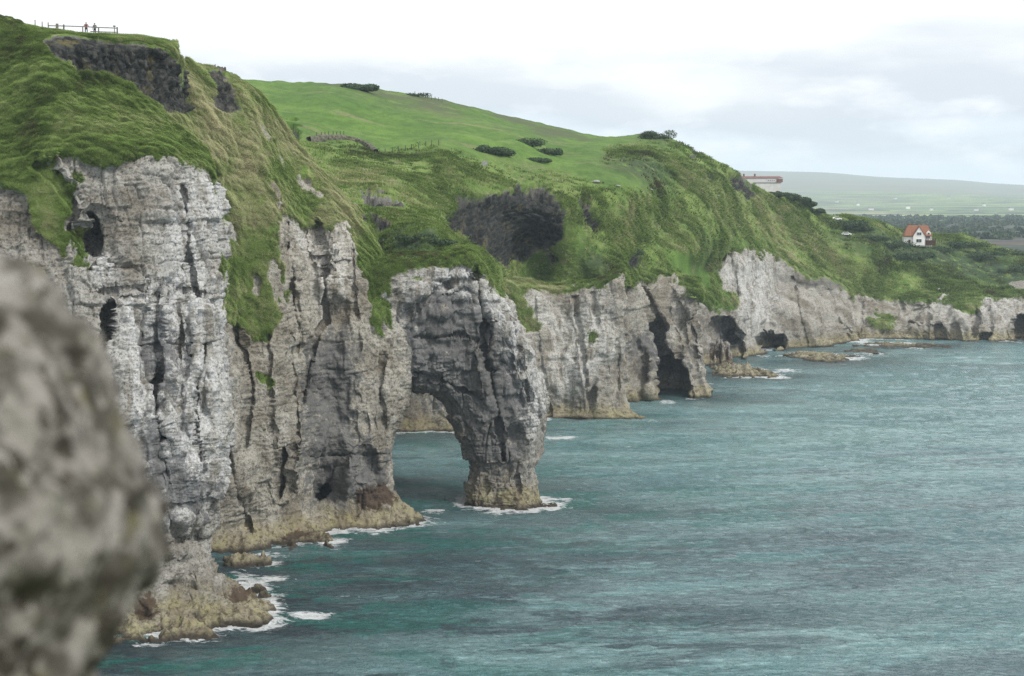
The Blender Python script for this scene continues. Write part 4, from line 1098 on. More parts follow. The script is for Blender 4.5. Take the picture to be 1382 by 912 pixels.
def thing(name, loc, label, cat, group=None, rz=0):
    o = bpy.data.objects.new(name, None); COL.objects.link(o); o.location = loc; o.rotation_euler = (0, 0, rz)
    o.empty_display_size = 0.5
    return tag(o, label, cat, group)
def on_hill(px, py, dd=0.0):
    """point of the built hillside seen at pixel"""
    i = int(np.clip(round((px - 200) / 1.6), 0, len(pxs) - 1))
    x, y = proj(HILL_V[i, :nv])
    j = int(np.argmin(np.abs(y - py)))
    q = HILL_V[i, j].copy(); q[1] += dd
    return q
ORD = ['first', 'second', 'third', 'fourth', 'fifth', 'sixth', 'seventh', 'eighth', 'ninth', 'tenth', 'eleventh', 'twelfth', 'thirteenth', 'fourteenth', 'fifteenth', 'sixteenth']
M_BARK = simple('bark', (0.06, 0.045, 0.032))
def shrub(px, py, w, dpt, h, label, seed, n=2600, leaf=.28, lumps=8, mat=None, sink=.2, cat='shrub', grp=None, loc=None):
    c = on_hill(px, py) if loc is None else np.array(loc, float)
    c[2] -= sink; h = h * (.75 if px < 900 else 1)
    t = thing('gorse_bush', c, label, cat, grp)
    leaf_cloud('foliage', w, dpt, h, n, leaf, seed, mat or M_SCR, lumps, t)
    mb = MB()
    for k in range(3):
        a = k * 2.1 + seed
        mb.tube([(0.2 * math.cos(a), 0.2 * math.sin(a), -.4), (w * .14 * math.cos(a), dpt * .14 * math.sin(a), h * .35), (w * .24 * math.cos(a + .3), dpt * .24 * math.sin(a + .3), h * .6)], .12, 5, .5)
    mb.build('stem', M_BARK, t)
    return t
class MB:
    def __init__(s): s.V = []; s.F = []
    def box(s, c, size, rz=0):
        b = len(s.V); co, si = math.cos(rz), math.sin(rz)
        for dx in (-.5, .5):
            for dy in (-.5, .5):
                for dz in (-.5, .5):
                    x, y = dx * size[0], dy * size[1]
                    s.V.append((c[0] + x * co - y * si, c[1] + x * si + y * co, c[2] + dz * size[2]))
        s.F += [tuple(b + k for k in f) for f in ((0, 1, 3, 2), (4, 6, 7, 5), (0, 4, 5, 1), (2, 3, 7, 6), (0, 2, 6, 4), (1, 5, 7, 3))]
        return s
    def poly(s, pts, th=None, nrm=(0, 1, 0)):
        b = len(s.V); n = len(pts)
        s.V += [tuple(p) for p in pts]
        if th is None: s.F.append(tuple(range(b, b + n)))
        else:
            s.V += [tuple(p[k] + nrm[k] * th for k in range(3)) for p in pts]
            s.F.append(tuple(range(b, b + n))); s.F.append(tuple(range(b + 2 * n - 1, b + n - 1, -1)))
            for k in range(n): s.F.append((b + k, b + n + k, b + n + (k + 1) % n, b + (k + 1) % n))
        return s
    def tube(s, pts, r, n=8, taper=1.0):
        pts = [Vector(p) for p in pts]; m = len(pts); b = len(s.V)
        for i, p in enumerate(pts):
            t = (pts[min(i + 1, m - 1)] - pts[max(i - 1, 0)]).normalized()
            u = t.orthogonal().normalized(); v = t.cross(u)
            rr = r * (1 + (taper - 1) * i / (m - 1))
            for k in range(n):
                a = 2 * math.pi * k / n
                s.V.append(tuple(p + u * math.cos(a) * rr + v * math.sin(a) * rr))
        for i in range(m - 1):
            for k in range(n): s.F.append((b + i * n + k, b + i * n + (k + 1) % n, b + (i + 1) * n + (k + 1) % n, b + (i + 1) * n + k))
        s.F.append(tuple(b + k for k in range(n - 1, -1, -1))); s.F.append(tuple(b + (m - 1) * n + k for k in range(n)))
        return s
    def build(s, name, mat, parent=None, bevel=0, smooth=False):
        me = bpy.data.meshes.new(name); me.from_pydata(s.V, [], s.F); me.materials.append(mat)
        bm = bmesh.new(); bm.from_mesh(me); bmesh.ops.recalc_face_normals(bm, faces=bm.faces)
        if bevel: bmesh.ops.bevel(bm, geom=bm.edges[:] + bm.verts[:], offset=bevel, segments=1, affect='EDGES')
        bm.to_mesh(me); bm.free()
        if smooth: me.polygons.foreach_set('use_smooth', [True] * len(me.polygons))
        o = bpy.data.objects.new(name, me); COL.objects.link(o)
        if parent: o.parent = parent
        return o

shrub(658, 206, 8, 5, 3.2, 'dark green gorse patch on the field, left of the pair below the skyline', 1)
shrub(676, 209, 7, 5, 3.0, 'low dark gorse clump just right of the leftmost field gorse patch', 2)
shrub(715, 196, 9, 5, 3.4, 'upper dark gorse bush in the middle of the green field', 3)
shrub(738, 208, 7, 4, 2.8, 'small gorse bush at the right end of the field gorse group', 4)
shrub(726, 218, 6, 3, 2.0, 'lowest gorse bush of the group in the green field', 5)
shrub(882, 187, 12, 6, 5.0, 'dark rounded bush crowning the highest point of the right skyline', 6, 3600)
shrub(485, 121, 10, 8, 2.9, 'low dark hummock of gorse on the left part of the field skyline', 7, 5000, .5)
shrub(560, 130, 9, 3, 2.2, 'thin line of low gorse on the skyline right of the hummock', 8, 900)
hb = [(1050, 262, 9, 3.6), (1064, 266, 9, 4.6), (1078, 271, 9, 4.6), (1090, 276, 8, 4.2), (1102, 284, 7, 3.2)]
for k, (x, y, w, h) in enumerate(hb):
    shrub(x, y + 3, w * .8, 5, h * .66, ('dark hedge bush right beside the white flat roofed building', 'second dark hedge bush down the slope from the white flat roofed building', 'middle bush of the dark hedge row running down from the flat roofed building',
          'fourth dark bush of the hedge row, on the steepening skyline', 'lowest bush of the dark hedge row above the car park')[k], 20 + k, 3200, .35, 9, cat='hedge bush', grp='dark hedge bushes beside the flat roofed building')
for k, (x, y, w, h, lb) in enumerate([(505, 330, 5, 2.2, 'green bush in the hollow left of the arch top'), (532, 333, 6, 2.6, 'blue green bush in the hollow just above the left end of the arch'), (560, 325, 6, 2.2, 'leafy bush above the middle of the arch crown'),
          (590, 330, 5, 1.8, 'low bush at the right of the hollow above the arch'), (520, 300, 5, 2.0, 'round gorse clump with brown heads under the dark rock scar left of the crag'), (858, 344, 7, 2.2, 'mossy bush topping the small dark outcrop above the cave cliff')]):
    shrub(x, y, w, 4, h, lb, 40 + k, 2200, .2)
for k in range(16):
    x = 1128 + k * 17.5 + random.uniform(-6, 6); top = float(interp(SKY, x))
    y = top + 6 + random.uniform(2, 26)
    if 1205 < x < 1275 and y < 338: y = 342 + random.uniform(0, 8)
    shrub(x, y, random.uniform(10, 17), 8, random.uniform(2.4, 4.0), 'dark green dune scrub bush, %s from the left of those around the red roofed house' % ORD[k], 60 + k, 1500, .4, 8, cat='scrub bush', grp='scrub bushes on the dunes around the red roofed house')

# ------------------------------------------------------------------ foreground stone and the ledge it stands on
def mat_boulder():
    t = NT('lichen_stone'); p = t.pos()
    c = t.mix(t.rng(t.noise(p, 15, 5, .62), .40, .60), (0.075, 0.070, 0.056), (0.30, 0.285, 0.26))
    c = t.mix(t.rng(t.noise(p, 17, 5, .65), .59, .66), c, (0.36, 0.35, 0.32))
    c = t.mix(t.rng(t.noise(t.map(p, loc=(4, 1, 2)), 20, 5, .65), .57, .66), c, (0.13, 0.118, 0.06))
    c = t.mix(t.rng(t.noise(t.map(p, loc=(1, 8, 2)), 15, 5, .7), .55, .60), c, (0.05, 0.045, 0.035))
    t.base(c)
    t.normal(t.bump(t.noise(p, 40, 6, .7), 1.0, .02))
    return t.m
M_BOULD = mat_boulder()
def stone(name, c, r, seed, label, fissure=False, amp=1.0):
    n, m = (340, 230) if fissure else (120, 90)
    th = np.linspace(0, 2 * math.pi, n); ph = np.linspace(0.001, math.pi - .001, m)
    T, Fh = np.meshgrid(th, ph, indexing='ij')
    D = np.stack([np.cos(T) * np.sin(Fh), np.sin(T) * np.sin(Fh), np.cos(Fh)], -1)
    Dn = np.stack([np.cos(T) * np.sin(Fh), np.sin(T) * np.sin(Fh), np.cos(Fh)], -1)
    D = np.sign(D) * np.abs(D) ** .84
    G = np.array(c) + D * np.array(r)
    f1, f2, v = voro(G * 9, s=seed + 5)
    h = 0.035 * fbm(G * 5, 4, .55, s=seed) + 0.018 * (v - .5) + 0.012 * fbm(G * 25, 3, s=seed + 3)
    h[-1] = h[0]
    G = G + Dn * (amp * h)[..., None]
    if fissure:
        px, py = proj(G)
        pl = [(-60, 440), (0, 443), (60, 462), (110, 490), (150, 545), (175, 590)]
        dm = np.full(px.shape, 1e9)
        for (x0, y0), (x1, y1) in zip(pl[:-1], pl[1:]):
            L = (x1 - x0) ** 2 + (y1 - y0) ** 2
            tt_ = np.clip(((px - x0) * (x1 - x0) + (py - y0) * (y1 - y0)) / L, 0, 1)
            dm = np.minimum(dm, np.hypot(px - x0 - tt_ * (x1 - x0), py - y0 - tt_ * (y1 - y0)))
        w = (1 - sstep(6, 22, dm)) * sstep(.15, .5, -Dn[..., 1])
        G = G - Dn * (w * .05)[..., None]
    G[-1] = G[0]
    o = link_mesh(name, G - np.array(c), grid_faces(n, m, True), M_BOULD)
    o.location = c
    return tag(o, label, 'boulder')
stone('boulder', (-0.775, 2.0, 54.625), (0.315, 0.36, 0.305), 401, 'large out of focus lichen covered stone in the left foreground', True)
stone('boulder', (-0.92, 2.05, 53.82), (0.46, 0.5, 0.50), 411, 'lower stone carrying the blurred foreground stone, just below the frame')
def ledge():
    prof = [(-30, 58), (-14, 55), (-6, 53.9), (-2, 53.5), (0, 53.42), (1.5, 53.4), (2.6, 53.3), (3.2, 52.7), (3.6, 50), (4.2, 42), (5, 30), (6.5, 12), (8, 3), (9, -4)]
    xs = np.array([-60, -40, -25, -14, -8, -4, -2, 0, 2, 4, 8, 14, 22, 30.])
    K = []
    for x in xs:
        bend = -0.012 * max(0, abs(x) - 3) ** 2
        K.append([(x, y + (bend if y > -20 else 0), z) for y, z in prof])
    G = cr_axis(np.array(K, float), [12] * (len(xs) - 1), .5)
    G = np.moveaxis(cr_axis(np.moveaxis(G, 1, 0), [6, 8, 10, 10, 10, 10, 12, 10, 12, 12, 12, 10, 6], .5), 0, 1)
    N = grid_normals(G)
    if N[80, 30, 2] < 0: N = -N; fl = True
    else: fl = False
    gr = sstep(.5, .8, N[..., 2])
    D = gr * (0.10 * fbm(G * 1.2, 4, s=501)) + (1 - gr) * rock_disp(G, .5, 50) * sstep(52.5, 49, G[..., 2])
    V = G + N * D[..., None]
    o = link_mesh('viewpoint_ledge', V, grid_faces(*G.shape[:2], fl), LAND, attrs=dict(grass=gr))
    tag(o, kind='structure')
ledge()

# ------------------------------------------------------------------ the fence on the near crag
M_WOOD = simple('weathered_wood', (0.16, 0.14, 0.115))
M_WOODD = simple('dark_wood', (0.07, 0.06, 0.05))
FD = 257.0
def z_at(py, d): return float(P(0, py, d)[2])
fx = float(P(111, 40, FD)[0])
fence = thing('wooden_fence', (fx, FD, z_at(44, FD)), 'weathered post and rail viewpoint fence along the top of the near dark crag', 'fence')
def local(px, py, d=FD): 
    q = P(px, py, d); return (float(q[0]) - fx, float(q[1]) - FD, float(q[2]) - fence.location.z)
for px, top, bot, w in [(65, 30, 44, .13), (77, 31.7, 48, .34), (86, 32.8, 50, .2), (111.6, 35.2, 45, .14), (133, 36.3, 49, .16), (154.3, 36.5, 49.5, .11), (158.2, 36.3, 50, .18)]:
    a = local(px, top); b = local(px, bot)
    MB().box((a[0], a[1], (a[2] + b[2] - .4) / 2), (w, w * .9, a[2] - b[2] + .4)).build('post', M_WOOD, fence, .01)
def rail(p0, p1, hgt=.14):
    a = Vector(local(*p0)); b = Vector(local(*p1)); a.y -= .12; b.y -= .12
    v = [(a.x, a.y, a.z - hgt / 2), (b.x, b.y, b.z - hgt / 2), (b.x, b.y, b.z + hgt / 2), (a.x, a.y, a.z + hgt / 2)]
    MB().poly(v, .05).build('rail', M_WOOD, fence)
rail((65, 34.6), (86, 35.0)); rail((86.1, 35.0), (111.6, 35.8)); rail((111.7, 35.8), (133, 36.9)); rail((133.1, 36.9), (158.2, 37.9)); rail((122, 42.4), (133, 42.8)); rail((133.1, 42.8), (158.2, 43.5))
MB().box((local(154.3, 35.2)[0], -.02, local(154.3, 35.2)[2]), (.34, .3, .18)).build('post_cap', M_WOODD, fence, .02)
for px, top, bot, lb in [(47.4, 26.5, 34, 'leftmost thin fence post on the skyline of the near headland'), (57, 29, 37, 'thin fence post just left of the rails on the near headland')]:
    a = P(px, top, FD); b = P(px, bot, FD)
    t = thing('fence_post', b, lb, 'fence post', 'thin posts left of the viewpoint fence')
    MB().box((0, 0, (a[2] - b[2]) / 2 - .2), (.11, .11, a[2] - b[2] + .4)).build('stake', M_WOODD, t, .01)

# ------------------------------------------------------------------ two walkers behind the fence
def cloth(name, c): return simple(name, c, .9, .2, 8)
def person(loc, jacket, legs, label, rz, cap, arm_up, hgt=1.74):
    t = thing('person', loc, label, 'person', None, rz); t.scale = (1.25, 1.2, 1.04)
    J = [(0, 0, .95), (0, 0, 1.12), (0, -.01, 1.30), (0, 0, 1.46), (0, -.02, 1.53), (0, -.03, 1.62), (0, -.03, 1.70)]
    R = [(.16, .11), (.145, .10), (.17, .11), (.13, .085), (.055, .055), (.085, .10), (.06, .07)]
    E = [(k, k + 1) for k in range(6)]
    def chain(root, pts, rad):
        prev = root
        for q, r in zip(pts, rad):
            J.append(q); R.append((r, r)); E.append((prev, len(J) - 1)); prev = len(J) - 1
        return prev
    for s in (-1, 1):
        chain(0, [(s * .10, 0, .86), (s * .11, -.02, .50), (s * .11, .01, .10), (s * .12, -.08, .04), (s * .12, -.16, .035)], [.085, .062, .042, .042, .03])
        if arm_up: end = chain(3, [(s * .20, 0, 1.42), (s * .25, -.10, 1.18), (s * .16, -.32, 1.14), (s * .13, -.38, 1.13)], [.06, .046, .034, .03])
        else: end = chain(3, [(s * .20, 0, 1.42), (s * .26, .02, 1.16), (s * .24, -.10, .93), (s * .235, -.12, .86)], [.06, .046, .034, .03])
        e = J[end]
        for f in range(4): chain(end, [(e[0] + (f - 1.5) * .018, e[1] - .05, e[2] - .03 - .004 * f), (e[0] + (f - 1.5) * .02, e[1] - .075, e[2] - .065)], [.010, .008])
        chain(end, [(e[0] - s * .035, e[1] - .03, e[2] - .02), (e[0] - s * .045, e[1] - .055, e[2] - .035)], [.011, .009])
    me = bpy.data.meshes.new('body'); me.from_pydata(J, E, [])
    o = bpy.data.objects.new('body', me); COL.objects.link(o)
    sk = o.modifiers.new('skin', 'SKIN')
    for v, r in zip(me.skin_vertices[0].data, R): v.radius = r
    me.skin_vertices[0].data[0].use_root = True
    o.modifiers.new('sub', 'SUBSURF').levels = 1
    tm = NT('walker_clothes'); z = tm.sep(tm.objc())[2]; y = tm.sep(tm.objc())[1]
    c = tm.mix(tm.rng(z, .93, .95), legs, jacket); c = tm.mix(tm.rng(z, 1.50, 1.51), c, (0.45, 0.28, 0.20)); c = tm.mix(tm.rng(z, .09, .08), c, (.03, .03, .03))
    tm.base(c); sk_m = tm.m
    me.materials.append(sk_m); o.parent = t
    h = MB(); rings = []
    for k in range(7):
        a = k / 6 * 1.5
        h.tube([(0, 0, 0), (0, 0, .001)], .001, 3) if False else None
    hm = bmesh.new(); bmesh.ops.create_uvsphere(hm, u_segments=14, v_segments=8, radius=1)
    for v in list(hm.verts):
        if v.co.z < -.25 and v.co.y < .2: hm.verts.remove(v)
    for v in hm.verts: v.co = Vector((v.co.x * .098, v.co.y * .112 - .015, v.co.z * .095 + 1.675))
    hme = bpy.data.meshes.new('hair'); hm.to_mesh(hme); hm.free(); hme.materials.append(simple('hair_colour', cap)); ho = bpy.data.objects.new('hair', hme); COL.objects.link(ho); ho.parent = t
    nm = bmesh.new(); bmesh.ops.create_cone(nm, cap_ends=True, segments=6, radius1=.018, radius2=.006, depth=.05)
    for v in nm.verts: v.co = Vector((v.co.x, -.135 - v.co.y * .6, 1.615 + v.co.z))
    nme = bpy.data.meshes.new('nose'); nm.to_mesh(nme); nm.free(); nme.materials.append(simple('skin_tone', (.45, .28, .2))); no = bpy.data.objects.new('nose', nme); COL.objects.link(no); no.parent = t
    return t
q = P(116.5, 46.6, 260.2)
person(q, (0.13, 0.035, 0.03), (0.03, 0.03, 0.035), 'person in a dark reddish jacket leaning at the viewpoint fence, left of the two', 0.3, (0.06, 0.03, 0.02), True)
q = P(128.0, 47.4, 260.2)
person(q, (0.17, 0.19, 0.20), (0.02, 0.02, 0.025), 'person in a pale grey top at the viewpoint fence, right of the two', -0.4, (0.02, 0.015, 0.012), False)

# ------------------------------------------------------------------ buildings
M_WHITE_W = simple('white_render', (0.72, 0.72, 0.70), .85, .06, .6)
M_DULL = simple('dull_render', (0.50, 0.50, 0.50), .85, .1, .5)
M_TILE = simple('red_roof_tile', (0.21, 0.095, 0.055), .8, .3, 2.0)
M_ROOFD = simple('dull_red_roof', (0.17, 0.095, 0.085), .8, .2, 1.0)
M_GREYR = simple('grey_roof_felt', (0.16, 0.165, 0.17), .8, .2, 1.0)
M_GLASS = simple('window_glass', (0.03, 0.04, 0.05), .12, .1, 1.0)
M_BRWN = simple('brown_timber', (0.10, 0.055, 0.04), .8, .2, 3.0)
def window(parent, c, w, h, yo=0.0):
    f = MB()
    for dx, dz, sx, sz in ((-w / 2, 0, .12, h + .12), (w / 2, 0, .12, h + .12), (0, h / 2, w - .12, .12), (0, -h / 2, w - .12, .12), (0, 0, .08, h - .12)):
        f.box((c[0] + dx, c[1] - .06, c[2] + dz), (sx, .14, sz))
    fo = f.build('window', M_WHITE_W, parent)
    MB().box((c[0], c[1] - .02, c[2]), (w - .1, .08, h - .1)).build('pane', M_GLASS, fo)
# red roofed house
hc = P(1240, 329, 768)
house = thing('red_roofed_house', hc, 'white gabled house with an orange red tiled roof standing alone on the dunes', 'house', rz=-0.10)
k3 = 768 / FPX
def HX(px): return (px - 1240) * k3
def HZ(py): return (329 - py) * k3
MB().box((HX(1234), 2.2, HZ(329) + 1.55 - .6), (9.2, 7.0, 4.4)).build('main_wall', M_WHITE_W, house)
MB().box((HX(1251), 3.0, HZ(329) + 2.0 - .6), (4.0, 5.4, 5.2)).build('side_wall', M_WHITE_W, house)
g = MB(); x0, x1 = HX(1231.5), HX(1247)
g.poly([(x0, -2.6, -.6), (x1, -2.6, -.6), (x1, -2.6, 3.6), ((x0 + x1) / 2, -2.6, 7.6), (x0, -2.6, 3.6)], 3.6)
g.build('gable_wall', M_WHITE_W, house)
rl, rr = HX(1219.5), HX(1257)
r = MB(); ez, rz_, = 3.5, 8.1
r.poly([(rl, -1.9, ez), (rr, -1.9, ez), (HX(1252.5), 2.2, rz_), (HX(1226), 2.2, rz_)], .25, (0, 0, 1))
r.poly([(rr, 6.3, ez), (rl, 6.3, ez), (HX(1226), 2.2, rz_), (HX(1252.5), 2.2, rz_)], .25, (0, 0, 1))
r.poly([(rl, 6.3, ez), (rl, -1.9, ez), (HX(1226), 2.2, rz_)], .25, (0, 0, 1))
r.poly([(rr, -1.9, ez), (rr, 6.3, ez), (HX(1252.5), 2.2, rz_)], .25, (0, 0, 1))
ro = r.build('roof', M_TILE, house)
gr_ = MB(); mx_ = (x0 + x1) / 2
gr_.poly([(x0 - .3, -2.85, 3.35), (mx_, -2.85, 7.75), (mx_, 1.5, 7.75), (x0 - .3, 1.5, 3.35)], .18, (0, 0, 1))
gr_.poly([(x1 + .3, -2.85, 3.35), (mx_, -2.85, 7.75), (mx_, 1.5, 7.75), (x1 + .3, 1.5, 3.35)], .18, (0, 0, 1))
gr_.build('gable_roof', M_TILE, house)
MB().box((HX(1229), 3.2, 8.2), (.9, .9, 1.6)).build('chimney', M_TILE, ro)
window(house, (HX(1239.2), -2.62, 4.6), 2.0, 1.3); window(house, (HX(1239), -2.62, 1.5), 2.4, 1.5)
window(house, (HX(1252), .28, 3.2), 1.8, 1.0)
MB().box((HX(1227), -1.32, .9), (1.0, .12, 2.0)).build('door', M_BRWN, house)
w_ = MB().box((HX(1223.5), 1.2, 1.0), (1.7, 5.0, 3.0)).build('low_wing', M_WHITE_W, house)
dk = MB().box((HX(1254.5), -1.2, 1.6), (4.4, 2.8, .2)).build('deck', M_BRWN, house)
for k in range(5): MB().box((HX(1254.5) - 2.1 + k * 1.05, -2.55, 1.1 - .6), (.14, .14, 3.6)).build('deck_post', M_BRWN, house)
MB().box((HX(1254.5), -2.6, 2.5), (4.4, .08, .12)).build('deck_rail', M_BRWN, house)
MB().box((HX(1254.5), -2.2, .5), (4.2, .1, 1.9)).build('deck_screen', M_BRWN, house)
dm = MB(); dm.poly([(HX(1249.5), -1.4, 4.0), (HX(1255), -1.4, 4.0), (HX(1255), -1.4, 5.1), (HX(1252.2), -1.4, 6.0), (HX(1249.5), -1.4, 5.1)], 2.2)
dmo = dm.build('dormer', M_WHITE_W, house); MB().box((HX(1252.2), -1.43, 4.7), (.9, .06, .7)).build('dormer_window', M_GLASS, dmo)
# garden lawn fence posts beside the house
t = thing('garden_fence', P(1263, 328, 766), 'short row of dark stakes right of the red roofed house', 'fence')
for k in range(7): MB().box((k * .9, k * .25, .5), (.12, .12, 1.9)).build('stake', M_BRWN, t)

# flat roofed building behind the hedge
bc = P(1030, 262, 775); k4 = 775 / FPX
B = thing('flat_roofed_building', bc, 'long white flat roofed building with dull red roof edge behind the right hill crest', 'building', rz=0.06)
def BX(px): return (px - 1030) * k4
def BZ(py): return (262 - py) * k4
MB().box((BX(1024), 5, (BZ(241) - 2) / 2), (BX(1054) - BX(994), 9, BZ(241) + 2)).build('wall', M_DULL, B)
rf = MB().poly([(BX(992), .2, BZ(240.5)), (BX(1057), .2, BZ(240.5)), (BX(1055), 5, BZ(238)), (BX(994), 5, BZ(238))], .15, (0, 0, 1)).poly([(BX(1057), 9.9, BZ(240.5)), (BX(992), 9.9, BZ(240.5)), (BX(994), 5, BZ(238)), (BX(1055), 5, BZ(238))], .15, (0, 0, 1)).build('roof', M_ROOFD, B)
MB().box((BX(1052.5), .3, BZ(243.6)), (BX(1056.5) - BX(1048.5), .5, 1.5)).build('red_gable_panel', M_ROOFD, B)
MB().box((BX(1035), -.9, (BZ(247) - 2) / 2), (BX(1047.5) - BX(1014), 2.6, BZ(247) + 2)).build('front_wing', M_DULL, B)
MB().box((BX(1035), -.9, BZ(246.6)), (BX(1049) - BX(1012), 3.0, .25)).build('front_wing_roof', M_GREYR, B)
MB().box((BX(1049.3), .42, BZ(249.3)), (1.1, .2, 1.4)).build('door', M_BRWN, B)
for k in range(4): window(B, (BX(1037 + k * 2.6), .48, BZ(243.4)), .62, .9)  # small window shapes added in place of the unreadable wall lettering
for px in (1006, 1021): MB().box((BX(px), 4.5, BZ(236.2)), (.7, .7, 1.2)).build('chimney', M_ROOFD, rf)

# ------------------------------------------------------------------ small things on the slopes
M_STONE = simple('pale_stone', (0.27, 0.27, 0.26), .9, .3, 2)
M_WHT = simple('white_paint', (0.75, 0.76, 0.76), .5, .05, 2)
def pebble(name, px, py, sx, sy, sz, mat, label, cat, seed):
    c = on_hill(px, py)
    n, m = 20, 14
    T, Fh = np.meshgrid(np.linspace(0, 2 * math.pi, n), np.linspace(.001, math.pi - .001, m), indexing='ij')
    D = np.stack([np.cos(T) * np.sin(Fh), np.sin(T) * np.sin(Fh), np.cos(Fh)], -1)
    G = D * np.array([sx, sy, sz]) * .42 * (1 + .28 * fbm(D * 1.7, 3, s=seed))[..., None]
    G[-1] = G[0]
    o = link_mesh(name, G, grid_faces(n, m, True), mat); o.location = c + np.array([0, 0, sz * .4])
    tag(o, label, cat)
pebble('pale_rock', 804, 247, 2.6, 1.4, 1.0, M_STONE, 'pale rock on the path edge above the right shoulder of the dark crag', 'rock', 601)
pebble('pale_rock', 833, 252, 1.8, 1.0, .7, M_STONE, 'smaller pale rock to the right of the one above the dark crag', 'rock', 603)
pebble('pale_rock', 880, 257, 1.6, 1.0, .6, M_STONE, 'pale rock farthest right on the field edge above the bay', 'rock', 605)
pebble('pale_rock', 968, 266, 1.3, 1.0, .8, M_STONE, 'lone grey rock on the steep slope below the crest crag', 'rock', 607)
pebble('white_rock', 1267, 391, 1.6, 1.0, .8, M_WHT, 'small bright white rock low on the grass above the far cliffs', 'rock', 609)
pebble('pale_rock', 1108, 312, 1.6, 1.2, .8, M_STONE, 'left pale rock beside the car park on the headland', 'rock', 611)
c = on_hill(655, 227)
t = thing('information_board', c, 'small grey board on posts beside the path above the dark crag', 'sign')
MB().box((0, 0, 1.3), (1.5, .12, 1.2)).build('board', M_STONE, t, .02)
for s in (-.6, .6): MB().box((s, .1, .5), (.12, .12, 1.8)).build('post', M_WOODD, t)
# parked car
def car(px, py, mat, label, rz):
    c = on_hill(px, py)
    t = thing('parked_car', c, label, 'car', 'cars parked on the headland', rz)
    b = MB(); prof = [(-2.1, .35), (2.1, .35), (2.15, .8), (1.3, .95), (.7, 1.42), (-1.2, 1.45), (-1.9, .98), (-2.15, .85)]
    b.poly([(x, -.85, z) for x, z in prof], 1.7); b.build('body', mat, t, .05)
    for s in (-.87, .87): 
        MB().poly([(-1.55, s, .98), (1.1, s, .98), (.62, s, 1.34), (-1.1, s, 1.36)], .02, (0, 1 if s > 0 else -1, 0)).build('side_window', M_GLASS, t)
        for x in (-1.35, 1.35): MB().tube([(x, s - .1, .33), (x, s + .1, .33)], .33, 12).build('wheel', M_WOODD, t)
car(1130, 297, M_WHT, 'small white car parked at the top end of the car park on the headland', .3)
car(1142, 318, M_WHT, 'white car at the lower edge of the headland car park', -.2)
# earth-topped stone bank at the field edge
def bank(pts, label, wid, hgt, seed):
    Q = np.array([on_hill(*p) for p in pts]); n = 150
    tq = np.linspace(0, len(Q) - 1, n); C = np.stack([np.interp(tq, np.arange(len(Q)), Q[:, k]) for k in range(3)], 1)
    prof = [(-1, -.8), (-.85, .3), (-.6, .85), (0, 1.0), (.6, .8), (1, -.8)]
    d = np.gradient(C, axis=0); d[:, 2] = 0; d /= np.linalg.norm(d, axis=1, keepdims=True); s = np.stack([-d[:, 1], d[:, 0], 0 * d[:, 0]], 1)
    m = 24; pu = np.interp(np.linspace(0, 5, m), range(6), [p[0] for p in prof]); pz = np.interp(np.linspace(0, 5, m), range(6), [p[1] for p in prof])
    G = C[:, None] + s[:, None] * (pu * wid)[None, :, None] + np.array([0, 0, 1.0]) * (pz * hgt)[None, :, None]
    G = G + 0.35 * np.stack([fbm(G * .9, 3, s=seed + k) for k in range(3)], -1)
    c0 = C[n // 2]
    o = link_mesh('stone_bank', G - c0, grid_faces(n, m), BANKM); o.location = c0
    tag(o, label, 'stone bank')
BANKM = simple('mossy_stone', (0.10, 0.095, 0.07), .95, .55, 1.2)
bank([(418, 191), (440, 188), (462, 188), (482, 191), (498, 199), (508, 208)], 'dark curved stone bank along the lower edge of the green field', .8, 1.3, 701)
# field fence posts
fps = [(428 + k * 5.2, 186 - .3 * k) for k in range(8)] + [(560 + k * 4.6, 129 + k * 1.1) for k in range(9)] + [(520 + k * 9, 208 - k * 1.6) for k in range(9)]
p0 = None
for k, (x, y) in enumerate(fps):
    c = on_hill(x, y)
    if p0 is None:
        p0 = bpy.data.objects.new('fence_post', MB().box((0, 0, .5), (.2, .2, 2.0)).build('fence_post_shape', M_WOODD).data)
        bpy.data.objects.remove(bpy.data.objects['fence_post_shape']); o = p0
    else: o = p0.copy()
    COL.objects.link(o); o.location = c
    zone = 0 if k < 8 else 1 if k < 17 else 2
    o['category'] = 'fence post'
    o['label'] = ('thin wooden fence post behind the dark curved stone bank', 'thin wooden fence post on the field skyline', 'thin wooden fence post along the lower field edge')[zone]
    o['label'] += ', %s from the left' % ORD[k - (0, 8, 17)[zone]]
    o['group'] = ('posts behind the curved stone bank', 'posts along the field skyline', 'posts along the lower field edge')[zone]
# utility poles on the plain
for k, (x, yb, yt, lb) in enumerate([(1347, 305, 295, 'tall utility pole on the plain near the right edge'), (1320, 304, 297, 'utility pole on the plain right of the red roofed house'), (1163, 303, 293, 'utility pole beside the dune crest, nearest to the car park')]):
    d = 1250 if k < 2 else 800
    b = P(x, yb, d); a = P(x, yt, d)
    t = thing('utility_pole', b, lb, 'utility pole')
    H = a[2] - b[2]
    MB().tube([(0, 0, -1.5), (0, 0, H)], .22, 8, .8).build('pole', M_WOODD, t); MB().box((0, -.2, H - .8), (2.2, .16, .2)).build('crossarm', M_WOODD, t)

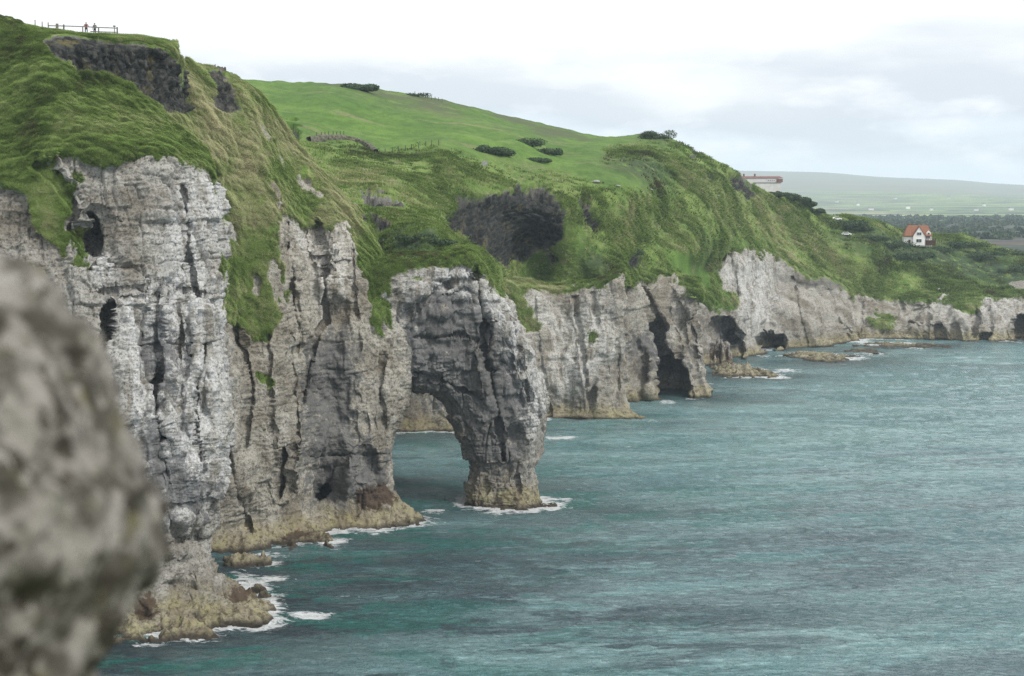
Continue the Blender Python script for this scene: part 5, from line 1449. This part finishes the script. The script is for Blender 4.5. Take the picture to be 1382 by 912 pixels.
# distant woods and village on the plain
def far_woods():
    r = np.random.default_rng(5); Q = []
    for k in range(900):
        px = r.uniform(1050, 1450); d = r.choice([r.uniform(1500, 2100), r.uniform(2300, 3600)], p=[.4, .6])
        if d < 2200 and r.random() < .5: px = r.uniform(1120, 1250)
        x = (px - PW / 2) / FPX * d
        Q.append((x, d, 18 + r.uniform(0, 2), r.uniform(8, 20), r.uniform(2.5, 6.5)))
    V = []; 
    for (x, y, z, w, h) in Q:
        n = 60; dd = r.normal(size=(n, 3)); dd /= np.linalg.norm(dd, axis=1, keepdims=True)
        q = np.array([x, y, z + h * .5]) + dd * np.array([w / 2, w / 2, h / 2]) * r.uniform(.5, 1, (n, 1))
        a = r.normal(size=(n, 3)); b = r.normal(size=(n, 3)); L = 1.4
        V.append(np.stack([q - a * L, q + b * L, q + a * L, q - b * L], 1).reshape(-1, 3))
    V = np.concatenate(V); link = link_mesh('far_woods', V, np.arange(len(V)).reshape(-1, 4), M_SCR, smooth=False)
    tag(link, 'dark belt of distant woods on the plain behind the dunes', kind='stuff')
far_woods()
r = random.Random(9)
for k in range(12):
    px = 1075 + k * 26 + r.uniform(-9, 9); d = r.uniform(4800, 7200)
    x = (px - PW / 2) / FPX * d; zz_ = float(np.interp(d, [4600, 5600, 6800, 8000], [22, 30, 62, 95]))
    t = thing('far_farmhouse', (x, d, zz_), 'tiny white farmhouse far off among the hazy fields, %s from the left' % ORD[k], 'farmhouse', 'tiny white farmhouses on the hazy plain', r.uniform(-.5, .5))
    w = r.uniform(8, 15)
    MB().box((0, 0, 2), (w, 6, 8)).build('wall', M_WHITE_W, t)
    MB().poly([(-w / 2, -4.4, 6), (w / 2, -4.4, 6), (w / 2, 0, 9.5), (-w / 2, 0, 9.5)], .4, (0, 0, 1)).poly([(-w / 2, 4.4, 6), (w / 2, 4.4, 6), (w / 2, 0, 9.5), (-w / 2, 0, 9.5)], .4, (0, 0, 1)).build('roof', M_GREYR, t)

# ------------------------------------------------------------------ haze
hz = bpy.data.materials.new('haze'); hz.use_nodes = True
hn = hz.node_tree.nodes; hn.clear()
ho_ = hn.new('ShaderNodeOutputMaterial'); pv = hn.new('ShaderNodeVolumePrincipled')
pv.inputs['Color'].default_value = (0.74, 0.87, 1.0, 1); pv.inputs['Density'].default_value = 0.00008; pv.inputs['Anisotropy'].default_value = 0.0
hz.node_tree.links.new(pv.outputs[0], ho_.inputs['Volume'])
hb_ = MB().box((0, 6200, 147), (37000, 13000, 306)).build('haze', hz)
hb_['kind'] = 'stuff'; hb_['label'] = 'pale blue haze in the air over the sea and the far hills'
